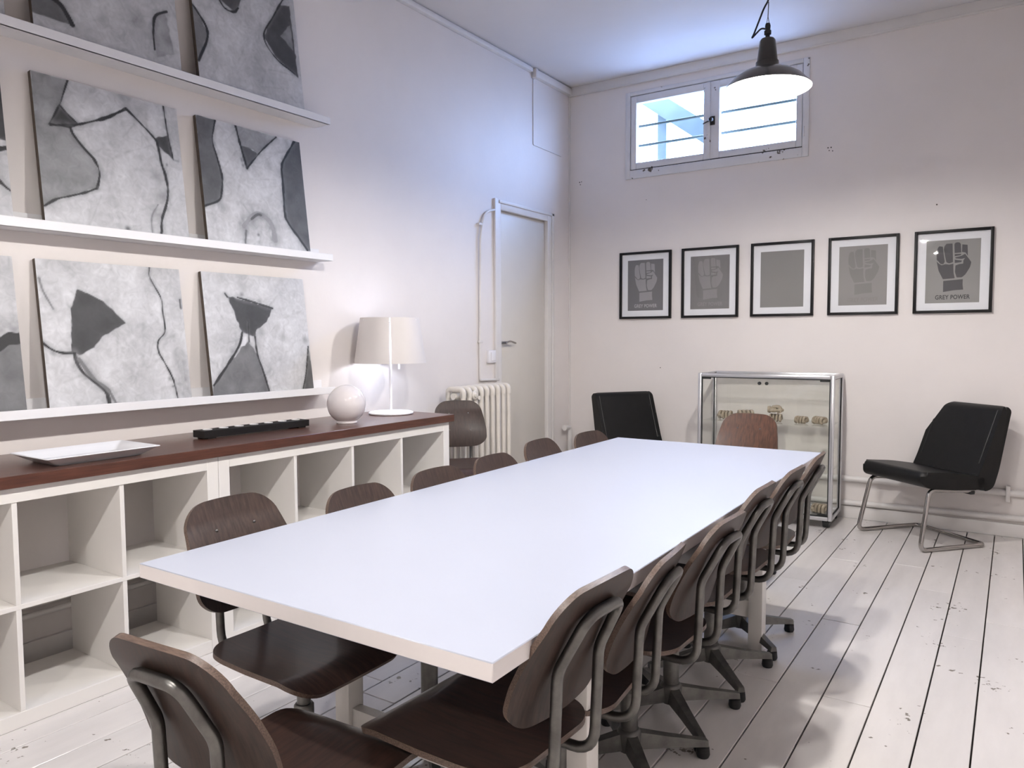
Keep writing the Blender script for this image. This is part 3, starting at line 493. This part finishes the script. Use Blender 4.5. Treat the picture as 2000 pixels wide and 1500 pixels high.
chairs = [
 (2.245, 1.178, 1.515, 0.010, 'brown plywood swivel chair on the right of the table, nearest the viewer', 0),
 (2.215, 1.550, 1.67, -0.045, 'second brown swivel chair from the viewer along the right table edge, turned slightly', 0),
 (2.255, 1.905, 1.535, -0.02, 'third brown swivel chair from the viewer along the right table edge', 0),
 (2.246, 2.253, 1.56, 0.004, 'fourth brown swivel chair from the viewer along the right table edge', 0),
 (2.250, 2.640, 1.55, 0.0, 'fifth brown swivel chair from the viewer along the right table edge', 0),
 (2.243, 3.036, 1.613, -0.006, 'farthest brown swivel chair on the right of the table, beside the glass cabinet', 0),
 (1.640, 1.215, -1.56, 0.012, 'brown plywood swivel chair at the near left corner of the table', 0),
 (1.716, 1.635, -h2, -0.02, 'second brown swivel chair from the viewer along the left table edge', 0),
 (1.716, 2.020, -h2-0.03, -0.02, 'third brown swivel chair from the viewer along the left table edge', 0),
 (1.710, 2.400, -h2, -0.02, 'fourth brown swivel chair from the viewer along the left table edge', 0),
 (1.706, 2.772, -h2+0.03, 0.0, 'fifth brown swivel chair from the viewer along the left table edge', 0),
 (1.685, 3.245, -h2-0.1, -0.02, 'farthest brown swivel chair on the left of the table, in front of a black chair', 0),
 (2.000, 0.885, 0.08, -0.035, 'brown swivel chair at the near table end, seen from behind at bottom left', 0),
 (1.967, 3.805, PI+0.014, 0.03, 'reddish brown swivel chair at the far table end before the glass cabinet', 1),
 (0.435, 3.512, -2.31, 0.055, 'brown swivel chair pushed between the cube shelves and the radiator', 0),
]
for k, (x, y, r, dz, lab, red) in enumerate(chairs):
    c = ch if k == 0 else dup(ch, (x, y, 0), r, lab)
    c.location = (x, y, 0); c.rotation_euler = (0, 0, r); c['label'] = lab; c['group'] = 'plywood swivel chairs'
    for q in c.children:
        nm = q.name.split('.')[0]
        if nm in UP: q.location.z = dz
        if nm == 'backrest' and k == 12:
            pl_ = obj('maker_plate', MB().box(-0.012, 0.012, -0.0008, 0.0008, -0.008, 0.008), M['shade'], q, (0.045, back_fn(0.26, 0.15)[1]-0.0125, S+0.085+0.30*0.15), (-0.22, 0, 0))
        if nm == 'backrest' and red:
            q.data = q.data.copy(); q.data.materials[0] = M['far_wood']
# ------------------------------------------------------------------ black cantilever chairs
bc = thing('cantilever_chair', 'black vinyl cantilever chair on bent chrome tube, right of the glass cabinet', 'chair', (2.711, 5.18, 0), 2.427, 'black cantilever chairs')
def pad(prof, hw, bev, top=None, nose=None):
    bm = bmesh.new(); n = len(prof)
    A = [bm.verts.new((-hw, y, z)) for y, z in prof]; B = [bm.verts.new((hw, y, z)) for y, z in prof]
    bm.faces.new(A); bm.faces.new(list(reversed(B)))
    for i in range(n): bm.faces.new((A[i], A[(i+1) % n], B[(i+1) % n], B[i]))
    side = [e for e in bm.edges if abs(e.verts[0].co.x-e.verts[1].co.x) < 1e-6]
    bmesh.ops.bevel(bm, geom=side, offset=bev, segments=4, profile=0.5, affect='EDGES', clamp_overlap=True)
    R_ = 0.055
    for q in bm.verts:
        for lim, val in ((top, q.co.z), (nose, q.co.y)):
            if lim is not None and val > lim-R_: d = min(1.0, (val-lim+R_)/R_); q.co.x *= 1-(R_*(1-math.sqrt(max(0.0, 1-d*d))))/hw
    bm.verts.index_update(); b = MB(); b.add([q.co.copy() for q in bm.verts], [[q.index for q in f.verts] for f in bm.faces]); bm.free(); return b
def smooth_prof(P, r): return [(q[0], q[1]) for q in fillet([(y, z, 0) for y, z in P], r, 7, True)]
seat_p = smooth_prof([(0.240, 0.415), (0.225, 0.472), (0.0, 0.456), (-0.20, 0.425), (-0.245, 0.40), (-0.235, 0.345), (0.0, 0.352), (0.20, 0.375)], 0.05)
back_p = smooth_prof([(-0.155, 0.40), (-0.205, 0.50), (-0.305, 0.75), (-0.335, 0.825), (-0.375, 0.845), (-0.405, 0.815), (-0.39, 0.75), (-0.325, 0.46), (-0.285, 0.345), (-0.20, 0.33)], 0.045)
obj('seat', pad(seat_p, 0.25, 0.034, None, 0.252), M['vinyl'], bc); bk = obj('backrest', pad(back_p, 0.25, 0.032, 0.858), M['vinyl'], bc)
for sx in (-1, 1):
    pp = [(sx*0.233, -0.178, 0.455), (sx*0.233, -0.335, 0.795)]
    obj('piping', MB().tube([(sx*0.218, -0.207, 0.50), (sx*0.218, -0.270, 0.655), (sx*0.218, -0.335, 0.815)], 0.005, 8), M['vinyl'], bk)
fp = [(0.235, -0.16, 0.34), (0.235, 0.17, 0.362), (0.256, 0.245, 0.0135), (0.256, -0.228, 0.0135), (-0.256, -0.228, 0.0135), (-0.256, 0.245, 0.0135), (-0.235, 0.17, 0.362), (-0.235, -0.16, 0.34)]
obj('tube_frame', MB().tube(fillet(fp, [0, 0.045, 0.05, 0.04, 0.04, 0.05, 0.045, 0], 7), 0.0135, 12), M['chrome'], bc)
obj('bracket', MB().box(-0.25, 0.25, -0.15, -0.12, 0.32, 0.345, 0.004), M['rubber'], bc)
dup(bc, (0.945, 5.03, 0), -2.18, 'black vinyl cantilever chair in the room corner beyond the table', 'black cantilever chairs')

# ------------------------------------------------------------------ cube shelving along the left wall
def cube_unit(y0, label):
    t = thing('cube_shelf', label, 'shelf', (0.123, y0, 0), 0, 'white cube shelving units')
    L_, Dp, Ht, f, d = 1.488, 0.39, 0.79, 0.05, 0.016
    obj('top_panel', MB().box(0, Dp, f, L_-f, Ht-f, Ht, 0.0012, seg=1), M['shelf'], t); obj('bottom_panel', MB().box(0, Dp, f, L_-f, 0, f, 0.0012, seg=1), M['shelf'], t)
    for a in (0, L_-f): obj('side_panel', MB().box(0, Dp, a, a+f, 0, Ht, 0.0012, seg=1), M['shelf'], t)
    obj('shelf', MB().box(0.002, Dp-0.004, f, L_-f, 0.387, 0.403, 0.001, seg=1), M['shelf'], t)
    cell = (L_-2*f-3*d)/4
    for k in range(3):
        a = f+cell*(k+1)+d*k
        for z0, z1 in ((f, 0.387), (0.403, Ht-f)): obj('divider', MB().box(0.002, Dp-0.004, a, a+d, z0, z1, 0.001, seg=1), M['shelf'], t)
    return t
cube_unit(1.7625, 'white cube shelving unit under the table lamp, farther from the viewer')
cube_unit(0.2725, 'white cube shelving unit under the white platter, nearer the viewer')
tag(obj('counter_board', MB().box(0.004, 0.533, 0.10, 3.275, 0.790, 0.830, 0.0015, seg=1), M['veneer']), 'red-brown veneered board lying across both cube shelving units', 'worktop')

# picture ledges
def ledge(z, label):
    t = thing('picture_ledge', label, 'ledge', (0, 0, z), 0, 'white picture ledges')
    a, b = 0.36, 2.765
    obj('base', MB().box(0, 0.118, a, b, 0, 0.013, 0.001, seg=1), M['ledge'], t); obj('lip', MB().box(0.106, 0.120, a, b, 0, 0.036, 0.0015, seg=1), M['ledge'], t); obj('back_rail', MB().box(0, 0.012, a, b, 0.013, 0.07, 0.001, seg=1), M['ledge'], t)
ledge(2.392, 'topmost white picture ledge on the left wall'); ledge(1.676, 'middle white picture ledge on the left wall'); ledge(0.966, 'lowest white picture ledge, just above the brown counter')

# paintings: colour laid down on the canvas grid from polygons, strokes and smudges
NG = 150
gu, gv = np.meshgrid(np.linspace(0, 1, NG+1), np.linspace(0, 1, NG+1))
def vnoise(nx, ny, rs):
    g = rs.rand(ny+2, nx+2); X = gu*nx; Y = gv*ny; xi = X.astype(int); yi = Y.astype(int); fx_ = X-xi; fy_ = Y-yi
    fx_ = fx_*fx_*(3-2*fx_); fy_ = fy_*fy_*(3-2*fy_)
    return (g[yi, xi]*(1-fx_)+g[yi, xi+1]*fx_)*(1-fy_)+(g[yi+1, xi]*(1-fx_)+g[yi+1, xi+1]*fx_)*fy_
def crom(P, n=8):
    P = [np.array(p, float) for p in P]
    if len(P) < 3: return P
    Q = [P[0]*2-P[1]]+P+[P[-1]*2-P[-2]]; out = []
    for i in range(1, len(Q)-2):
        for j in range(n):
            t = j/n; a, b, c, d = Q[i-1], Q[i], Q[i+1], Q[i+2]
            out.append(0.5*((2*b)+(-a+c)*t+(2*a-5*b+4*c-d)*t*t+(-a+3*b-3*c+d)*t**3))
    return out+[P[-1]]
def segdist(P, closed=False):
    dmin = np.full(gu.shape, 9.0); k = len(P)
    for i in range(k if closed else k-1):
        a = np.array(P[i]); b = np.array(P[(i+1) % k]); e = b-a; L2 = max(e@e, 1e-12)
        t = np.clip(((gu-a[0])*e[0]+(gv-a[1])*e[1])/L2, 0, 1)
        dmin = np.minimum(dmin, np.hypot(gu-a[0]-t*e[0], gv-a[1]-t*e[1]))
    return dmin
def inside(P):
    r = np.zeros(gu.shape, bool); k = len(P)
    for i in range(k):
        (x1, y1), (x2, y2) = P[i], P[(i+1) % k]
        if y1 == y2: continue
        r ^= ((gv < y1) != (gv < y2)) & (gu < (x2-x1)*(gv-y1)/(y2-y1)+x1)
    return r
def paint(spec, seed):
    rs = np.random.RandomState(seed); base, fills, strokes, smudges = spec; base = 0.50 if base > 0.6 else base*0.90
    n1 = vnoise(5, 4, rs)*0.5+vnoise(11, 9, rs)*0.3+vnoise(36, 9, rs)*0.12+vnoise(9, 40, rs)*0.12
    img = base*(0.70+0.58*n1)
    for q in range(150):
        c = rs.rand(2); an = rs.choice([0.3, 1.3, 1.6, 2.2])+rs.randn()*0.35; L_ = 0.03+0.10*rs.rand(); d = segdist([c-L_*np.array([math.cos(an), math.sin(an)]), c+L_*np.array([math.cos(an), math.sin(an)])])
        k = np.clip(1-d/(0.006+0.016*rs.rand()), 0, 1)*(0.10+0.25*rs.rand())*np.clip(0.2+vnoise(40, 40, rs), 0, 1); img = img*(1-k)+base*(1.32 if rs.rand() < 0.62 else 0.42)*k
    wob = (vnoise(30, 30, rs)-0.5)*0.012
    for g, r_, a, (cu, cv_) in smudges:
        d = np.hypot((gu-cu)*(0.8+0.5*rs.rand()), (gv-cv_)*(0.7+0.6*rs.rand())); k = a*np.clip(1.25-d/r_, 0, 1)*np.clip(0.45+0.9*vnoise(22, 14, rs), 0, 1)
        img = img*(1-k)+g*k
    for g, P in fills:
        sd = np.where(inside(P), 1, -1)*segdist(P, True); k = np.clip((sd+wob)/0.006+0.5, 0, 1)
        img = img*(1-k)+g*0.72*(0.75+0.5*vnoise(12, 12, rs))*k
        halo = np.clip(1-np.abs(sd)/0.03, 0, 1)*0.25*vnoise(30, 30, rs); img = img*(1-halo)+0.12*halo
    for g, w_, P in strokes:
        C = crom(P); d = segdist(C); ww = w_*(0.42+0.62*vnoise(16, 16, rs))
        k = np.clip((ww-d+wob*0.3)/0.004+0.5, 0, 1)
        soft = np.clip(1-d/(w_*3.4), 0, 1)*0.75*vnoise(30, 30, rs); img = img*(1-soft)+0.16*soft
        img = img*(1-k)+g*k
    return np.clip(img, 0.008, 0.9)
def painting(y0, zb, spec, seed, label):
    sz = 0.60; th = 0.02; a = 0.098
    img = paint(spec, seed); b = MB(); n = NG+1
    vs = np.stack([np.zeros(n*n), (gu*sz).ravel(), (gv*sz).ravel()], 1)
    fs = [(j*n+i, j*n+i+1, (j+1)*n+i+1, (j+1)*n+i) for j in range(NG) for i in range(NG)]
    b.add(vs, fs)
    rim = [(0,0,0), (0,sz,0), (0,sz,sz), (0,0,sz)]
    b.add(rim+[(-th, y, z) for _, y, z in rim], [(0,1,5,4), (1,2,6,5), (2,3,7,6), (3,0,4,7), (7,6,5,4)], 1)
    me = bpy.data.meshes.new('painting'); me.from_pydata(b.v, [], b.f); me.materials.append(M['art']); me.materials.append(M['canvas_edge']); me.polygons.foreach_set('material_index', b.mi)
    at = me.color_attributes.new('Col', 'FLOAT_COLOR', 'POINT'); c = np.full((len(b.v), 4), 0.4); c[:, 3] = 1; g = img.ravel(); c[:n*n, 0] = g; c[:n*n, 1] = g; c[:n*n, 2] = g*1.02; at.data.foreach_set('color', c.ravel().astype(np.float32))
    o = bpy.data.objects.new('painting', me); COL.objects.link(o); o.location = (0.098, y0, zb); o.rotation_euler = (0, -math.asin((0.098-0.026)/sz), 0)
    tag(o, label, 'painting', 'grey body paintings on ledges')
M['canvas_edge'] = mat('canvas_edge', (0.11, 0.085, 0.065), 0.8, var=0.3, vscale=30)
ART['far_dark'] = (.5, [(.06, [(.75,.55),(1.05,.5),(1.05,.95),(.6,.98)])], [(.015,.02,[(.8,.5),(.92,.45),(1.02,.47)]),(.015,.012,[(.7,.12),(.85,.3),(1,.2)])], [(.3,.15,.6,(.9,.3))])
ART['far_low'] = (.62, [(.2, [(.3,-.1),(1.1,-.1),(1.1,.52),(.95,.45),(.8,.38)])], [(.015,.05,[(.75,.3),(.88,.44),(1.02,.5)]),(.1,.02,[(.7,.95),(.8,.8),(.78,.6)])], [(.3,.1,.5,(.95,.9))])
zt, zm, zl = 2.406, 1.690, 0.980
painting(0.63, zt, ART['far_dark'], 21, 'painting cut off by the left frame edge, on the topmost ledge')
painting(1.325, zt, ART['curled_figure'], 22, 'grey painting with dark rounded corner, left on the topmost ledge')
painting(2.012, zt, ART['arched_figure'], 23, 'grey painting with bent black arm shape, right end of the topmost ledge')
painting(0.628, zm, ART['far_dark'], 24, 'painting cut off by the left frame edge, on the middle ledge')
painting(1.337, zm, ART['torso_bent'], 25, 'grey torso painting with two small dark triangles, on the middle ledge')
painting(2.032, zm, ART['torso_arms_raised'], 26, 'grey painting of raised limbs with dark sides, right end of middle ledge')
painting(0.645, zl, ART['far_low'], 27, 'painting with dark grey lower corner cut off at left, on the lowest ledge')
painting(1.325, zl, ART['leaning_figure'], 28, 'pale painting with one large dark triangle, middle of the lowest ledge')
painting(2.035, zl, ART['hourglass_figure'], 29, 'pale painting with dark hourglass shape, right end of the lowest ledge')

# ------------------------------------------------------------------ framed posters
def flat(polys, y):
    b = MB()
    for P in polys: b.add([(x, y, z) for x, z in P], [tuple(range(len(P)))])
    return b
def words(txt, x0, x1, zb, zh, y, name, mt, parent):
    cu = bpy.data.curves.new('lettering', 'FONT'); cu.body = txt; cu.size = 1.0; cu.offset = 0.022; cu.space_character = 1.06
    to = bpy.data.objects.new('lettering_source', cu); COL.objects.link(to); bpy.context.view_layer.update()
    me = bpy.data.meshes.new_from_object(to.evaluated_get(bpy.context.evaluated_depsgraph_get())); bpy.data.objects.remove(to)
    xs = [v.co.x for v in me.vertices]; ys = [v.co.y for v in me.vertices]; ax, bx, ay, by = min(xs), max(xs), min(ys), max(ys)
    for v in me.vertices: v.co = Vector((x0+(v.co.x-ax)/(bx-ax)*(x1-x0), y, zb+(v.co.y-ay)/(by-ay)*zh))
    me.materials.clear(); me.materials.append(mt); o = bpy.data.objects.new(name, me); COL.objects.link(o); o.parent = parent; return o
posters = [
 (0.700, (0.150, 0.145, 0.150), (0.305, 0.295, 0.30), (0.40, 0.39, 0.39), 'black framed poster of a pale fist on dark grey, leftmost of the five'),
 (1.226, (0.195, 0.185, 0.185), (0.265, 0.25, 0.25), (0.255, 0.24, 0.24), 'black framed poster of a faint pale fist, second from the left'),
 (1.757, (0.225, 0.215, 0.21), None, None, 'black framed plain grey print without visible fist, middle of the five'),
 (2.291, (0.255, 0.24, 0.235), (0.205, 0.195, 0.19), (0.225, 0.21, 0.205), 'black framed poster of a faint darker fist, second from the right'),
 (2.820, (0.265, 0.255, 0.25), (0.062, 0.060, 0.066), (0.035, 0.033, 0.036), 'black framed poster of a black fist, rightmost of the five'),
]
FW, FH = 0.440, 0.532
for k, (cx, cb, cf, ct, lab) in enumerate(posters):
    t = thing('framed_poster', lab, 'poster', (cx, D, 1.676), 0, 'framed grey fist posters')
    obj('picture_frame', ring(-FW/2, FW/2, -FH/2, FH/2, (0.018,)*4, -0.024, -0.002, 0.001), M['black_wood'], t)
    obj('mat_board', MB().box(-FW/2+0.016, FW/2-0.016, -0.008, -0.003, -FH/2+0.016, FH/2-0.016), M['paper'], t)
    pw, ph = 0.302, 0.402; px, pz = -pw/2, -ph/2
    pm_ = mat('poster_grey', cb, 0.6, var=0.04, vscale=7)
    pr = obj('print', MB().box(px, px+pw, -0.0095, -0.008, pz, pz+ph), pm_, t)
    if cf:
        obj('fist', flat([[(px+u*pw, pz+v*ph) for u, v in P] for P in ART['fist']], -0.0099), mat('fist_ink', cf, 0.6, var=0.05, vscale=9), pr, smooth=0)
        words('GREY POWER', px+0.191*pw, px+0.832*pw, pz+0.057*ph, 0.070*ph, -0.0099, 'lettering', mat('lettering_ink', ct, 0.6, var=0.03), pr)
    obj('glazing', MB().box(-FW/2+0.017, FW/2-0.017, -0.014, -0.012, -FH/2+0.017, FH/2-0.017), M['glass'], t)

# ------------------------------------------------------------------ glass display cabinet
CX0, CX1, CY0, CY1, CZ0, CZ1 = 0, 0.905, 0, 0.375, 0.050, 1.008
gc = thing('display_cabinet', 'low glass display cabinet with aluminium frame on black castors', 'cabinet', (1.302, 5.090, 0), 0.030)
r_ = 0.013
for x in (r_, CX1-r_):
    for y in (r_, CY1-r_): obj('post', MB().box(x-r_, x+r_, y-r_, y+r_, CZ0, CZ1, 0.006), M['alu'], gc)
for z in (CZ0+r_, CZ1-r_):
    for y in (r_, CY1-r_): obj('rail', MB().box(2*r_, CX1-2*r_, y-r_, y+r_, z-r_, z+r_, 0.005), M['alu'], gc)
    for x in (r_, CX1-r_): obj('rail', MB().box(x-r_, x+r_, 2*r_, CY1-2*r_, z-r_, z+r_, 0.005), M['alu'], gc)
gk = ring(2*r_, CX1-2*r_, CZ0+2*r_, CZ1-2*r_, (0.006,)*4, 0.006, 0.016)
obj('gasket', gk, M['rubber'], gc)
for x in (r_, CX1-r_):
    g2 = MB(); a, b, c, d = 2*r_, CY1-2*r_, CZ0+2*r_, CZ1-2*r_
    for (y0, y1, z0, z1) in ((a, a+.004, c, d), (b-.004, b, c, d), (a, b, c, c+.004), (a, b, d-.004, d)): g2.box(x-.005, x+.005, y0, y1, z0, z1)
    obj('gasket', g2, M['rubber'], gc)
mid = CX1/2
for x0, x1, kx in ((2*r_+0.006, mid-0.0012, mid-0.024), (mid+0.0012, CX1-2*r_-0.006, mid+0.024)):
    dr = obj('glass_door', MB().box(x0, x1, 0.009, 0.014, CZ0+2*r_+0.006, CZ1-2*r_-0.006), M['cab_glass'], gc)
    obj('knob', MB().lathe([(0, -0.022), (0.009, -0.022), (0.0115, -0.016), (0.0115, -0.006), (0.007, 0), (0.007, 0.009), (0, 0.009)], 14, (kx, 0.009, CZ1-0.062), axis='y'), M['rubber'], dr)
    hx = x0+0.03 if x0 < mid-0.1 else x1-0.03
    for z in (CZ0+2*r_+0.008, CZ1-2*r_-0.016): obj('hinge', MB().box(hx-0.028, hx+0.028, 0.002, 0.02, z, z+0.010), M['rubber'], dr)
for x in (r_, CX1-r_): obj('side_glass', MB().box(x-0.002, x+0.002, 2*r_+.003, CY1-2*r_-.003, CZ0+2*r_+.003, CZ1-2*r_-.003), M['cab_glass'], gc)
obj('back_glass', MB().box(2*r_, CX1-2*r_, CY1-0.015, CY1-0.011, CZ0+2*r_, CZ1-2*r_), M['cab_glass'], gc)
obj('top_panel', MB().box(2*r_, CX1-2*r_, 2*r_, CY1-2*r_, CZ1-0.016, CZ1-0.010), M['cab_glass'], gc)
obj('bottom_panel', MB().box(2*r_, CX1-2*r_, 2*r_, CY1-2*r_, CZ0+0.008, CZ0+0.018), M['alu'], gc)
SH1, SH2 = 0.672, 0.366
for z in (SH1, SH2): obj('glass_shelf', MB().box(2*r_+0.002, CX1-2*r_-0.002, 0.022, CY1-0.02, z-0.006, z), M['cab_glass'], gc)
for x in (0.04, CX1-0.04):
    for y in (0.04, CY1-0.04):
        cs = MB(); cs.lathe([(0, -0.020), (0.021, -0.020), (0.025, -0.012), (0.025, 0.012), (0.021, 0.020), (0, 0.020)], 16, (x, y, 0.025), axis='x'); cs.box(x-0.022, x+0.022, y-0.018, y+0.018, 0.036, 0.05)
        obj('castor', cs, M['rubber'], gc)

# plaster fists in the cabinet
def fist(x, y, z, rz, label, s=1.0, tilt=0.0):
    b = MB()
    n = 10; prof = []
    for i in range(4):     # curled fingers, each a bent tapering roll over the palm
        fy = -0.038+0.0255*i; L_ = (0.92, 1.0, 0.98, 0.86)[i]
        b.tube(fillet([(-0.030, fy*0.9, 0.050), (0.012, fy, 0.056), (0.034*L_, fy, 0.046), (0.040*L_, fy, 0.014), (0.012, fy, 0.010)], [0, .02, .02, .02, 0], 4), 0.0108, 8)
    b.box(-0.052, 0.008, -0.046, 0.046, 0.008, 0.052, 0.016, seg=3)
    b.tube(fillet([(-0.035, -0.046, 0.022), (0.0, -0.056, 0.024), (0.034, -0.040, 0.030), (0.052, -0.012, 0.028)], 0.02, 4), 0.0125, 8)
    b.tube([(-0.045, 0, 0.030), (-0.066, 0, 0.030)], [0.030, 0.026], 12)
    o = obj('plaster_fist', b, M['plaster'], None, (x, y, z), (tilt, 0, rz), 50); o.scale = (s, s, s)
    tag(o, label, 'sculpture', 'plaster fists in the glass cabinet'); return o
zs = SH1+0.0005
fist(1.447, 5.27, zs, -PI/2, 'plaster fist at the left end of the upper cabinet shelf', 0.95)
fist(1.585, 5.28, zs, -PI/2+0.5, 'plaster fist peeking over the reddish chair back, upper cabinet shelf', 1.12)
fist(1.80, 5.27, zs, -PI/2, 'plaster fist under another fist on the upper cabinet shelf', 0.85)
fist(1.80, 5.275, zs+0.0585, 0.15, 'plaster fist lying on top of another fist in the cabinet', 0.85)
fist(1.975, 5.25, zs, -PI/2-0.35, 'left plaster fist of the pair at the right end of the upper shelf', 0.78)
fist(2.09, 5.26, zs, -PI/2-0.55, 'right plaster fist of the pair at the right end of the upper shelf', 0.82)
fist(2.10, 5.27, CZ0+0.0185, -PI/2-0.3, 'plaster fist on the cabinet floor in the right corner', 0.95)

# ------------------------------------------------------------------ things on the counter
tl = thing('table_lamp', 'white table lamp with greige conical shade on the brown counter', 'lamp', (0.206, 3.105, 0.830))
obj('base', MB().lathe([(0, 0), (0.122, 0), (0.127, 0.004), (0.127, 0.010), (0.118, 0.015), (0.012, 0.018), (0, 0.018)], 48), M['lamp_white'], tl)
obj('stem', MB().lathe([(0.0075, 0.015), (0.0075, 0.548), (0, 0.55)], 16), M['lamp_white'], tl)
ca = math.atan2(-0.0832-3.105, 3.172-0.206); slit = 0.026
shd = MB(); shd.lathe([(0.203, 0.292), (0.166, 0.548), (0.1645, 0.548), (0.2015, 0.292), (0.203, 0.292)], 64, (0, 0, 0), ca+slit, ca+2*PI-slit)
obj('lamp_shade', shd, M['shade'], tl)
obj('added_diffuser', MB().lathe([(0.010, 0.520), (0.166, 0.520)], 40), M['added_diffuser'], tl)  # unseen disc added to soften and dim the glow above the shade
sp = MB()
for k in range(3): a = ca+PI/3+k*2*PI/3; sp.tube([(0, 0, 0.535), (0.168*math.cos(a), 0.168*math.sin(a), 0.535)], 0.003, 6)
obj('shade_holder', sp, M['lamp_white'], tl)
obj('light_bulb', MB().lathe([(0.034*math.sin(PI*i/12), 0.385-0.034*math.cos(PI*i/12)) for i in range(13)], 16, (0.043*math.cos(ca+PI/2), 0.043*math.sin(ca+PI/2), 0)), M['table_bulb'], tl)
pc = MB(); pc.tube([(0.03, 0.04, 0.40), (0.03, 0.04, 0.285)], 0.0015, 6); pc.tube([(0.03, 0.04, 0.285), (0.03, 0.04, 0.255)], 0.006, 8)
obj('pull_switch', pc, M['lamp_white'], tl)
gb = thing('globe_lamp', 'unlit opal glass globe lamp beside the table lamp', 'lamp', (0.335, 2.637, 0.830))
R = 0.0985; zc_ = 0.098
obj('globe', MB().lathe([(0.046, 0.012)]+[(R*math.sin(a), zc_-R*math.cos(a)) for a in [math.asin(0.05/R)+(PI-math.asin(0.05/R))*i/28 for i in range(29)]], 48), M['opal'], gb)
obj('base_ring', MB().lathe([(0, 0), (0.050, 0), (0.053, 0.004), (0.051, 0.014), (0.046, 0.016), (0, 0.016)], 40), M['opal'], gb)
th_ = thing('candle_tray', 'long black wooden tealight holder with seven candle holes on the counter', 'candle holder', (0.285, 1.855, 0.830), -0.03)
hb = MB(); Lh = 0.565; wv = 0.085
hb.box(-wv, 0, 0, Lh, 0.006, 0.036, 0.001, seg=1); hb.box(-wv+0.004, -0.004, 0.02, 0.06, 0, 0.006); hb.box(-wv+0.004, -0.004, Lh-0.06, Lh-0.02, 0, 0.006)
obj('block', hb, M['black_wood'], th_)
cm = mesh(MB().lathe([(0, 0.0005), (0.0195, 0.0005), (0.0205, 0.0025), (0.0185, 0.003), (0.0175, 0.0018), (0, 0.0018)], 20), 'tealight', [M['tealight']])
for k in range(7):
    tag(obj('tealight', cm, None, None, (0.285-0.0425+0.0024*k, 1.855+0.045+k*0.079, 0.8660)), 'white tealight %s the black candle tray' % ('at the near end of', 'second from the near end of', 'third from the near end of', 'in the middle of', 'third from the far end of', 'second from the far end of', 'at the far end of')[k], 'candle', 'tealights in the black tray')
pt_ = MB()
def rect_loop(hx, hy, z, r=0.012): return [(p[0], p[1], z) for p in fillet([(-hx, -hy, 0), (hx, -hy, 0), (hx, hy, 0), (-hx, hy, 0)], r, 4, True)]
loops = [rect_loop(0.088, 0.150, 0.0), rect_loop(0.092, 0.155, 0.004), rect_loop(0.133, 0.198, 0.030, 0.006), rect_loop(0.136, 0.202, 0.0315, 0.006), rect_loop(0.134, 0.200, 0.034, 0.006), rect_loop(0.105, 0.170, 0.024), rect_loop(0.085, 0.148, 0.008)]
nl = len(loops[0]); vs = [p for l in loops for p in l]; fs = [tuple(reversed(range(nl))), tuple(range((len(loops)-1)*nl, len(loops)*nl))]
for k in range(len(loops)-1):
    for j in range(nl): fs.append((k*nl+j, k*nl+(j+1) % nl, (k+1)*nl+(j+1) % nl, (k+1)*nl+j))
pt_.add(vs, fs)
tag(obj('platter', pt_, M['china'], None, (0.365, 1.325, 0.830), (0, 0, 0.0)), 'white rectangular china platter with flared rim on the brown counter', 'platter')

# ------------------------------------------------------------------ pendant lamps over the table
def pendant(x, y, z, label):
    t = thing('pendant_lamp', label, 'lamp', (x, y, z), 0, 'black enamel pendant lamps')
    out_ = [(0.200, 0.0), (0.200, 0.003), (0.184, 0.020), (0.156, 0.050), (0.120, 0.074), (0.083, 0.090), (0.056, 0.098), (0.053, 0.104), (0.052, 0.125), (0.047, 0.128), (0.036, 0.222), (0.030, 0.231), (0.0, 0.233)]
    obj('shade', MB().lathe(out_, 56), M['enamel_black'], t)
    inn = [(0.1985, 0.0005), (0.182, 0.017), (0.154, 0.047), (0.118, 0.071), (0.081, 0.087), (0.050, 0.095), (0.0, 0.096)]
    b = MB(); b.lathe(inn, 56); b.lathe([(0.200, 0.0), (0.1985, 0.0005)], 56); obj('shade_lining', b, M['enamel_white'], t)
    obj('bulb', MB().lathe([(0.042*math.sin(PI*i/10), 0.048-0.042*math.cos(PI*i/10)) for i in range(11)], 18), M['bulb'], t)
    g = MB(); g.lathe([(0, 0.225), (0.010, 0.225), (0.010, 0.25), (0.016, 0.252), (0.016, 0.268), (0.011, 0.272), (0.013, 0.29), (0.010, 0.302), (0, 0.304)], 14)
    obj('cord_grip', g, M['cord'], t)
    zt_ = H-z
    obj('hanger_wire', MB().tube([(0.006, 0, 0.30), (0.0, 0, 0.335)], 0.0015, 6).tube([(-0.006, 0, 0.30), (0.0, 0, 0.335)], 0.0015, 6).tube([(0.0, 0, 0.333), (0.002, 0, 0.40)], 0.0022, 6), M['tube'], t)
    cd = [(-0.004, 0, 0.276), (-0.03, 0.0, 0.288), (-0.072, -0.012, 0.244), (-0.062, -0.01, 0.262), (-0.018, -0.004, 0.375), (0.003, 0, 0.41), (0.01, 0, 0.50), (0.01, 0, zt_-0.02)]
    obj('cord', MB().tube(fillet(cd, [0, .02, .012, .02, .04, .04, .05, 0], 6), 0.0042, 8), M['cord'], t)
    obj('ceiling_rose', MB().lathe([(0, zt_-0.03), (0.03, zt_-0.03), (0.04, zt_-0.012), (0.04, zt_), (0, zt_)], 24, (0.01, 0, 0)), M['enamel_black'], t)
pendant(2.16, 3.60, 2.425, 'black enamel pendant lamp hanging in front of the window')
pendant(2.17, 2.00, 2.425, 'black enamel pendant lamp over the middle of the table, above the frame')
pendant(2.18, 0.40, 2.425, 'black enamel pendant lamp over the near table end, above the frame')
pendant(2.19, -1.20, 2.425, 'unseen black enamel pendant lamp added behind the viewer for brightness')  # unseen lamp added to brighten the near shelves and floor
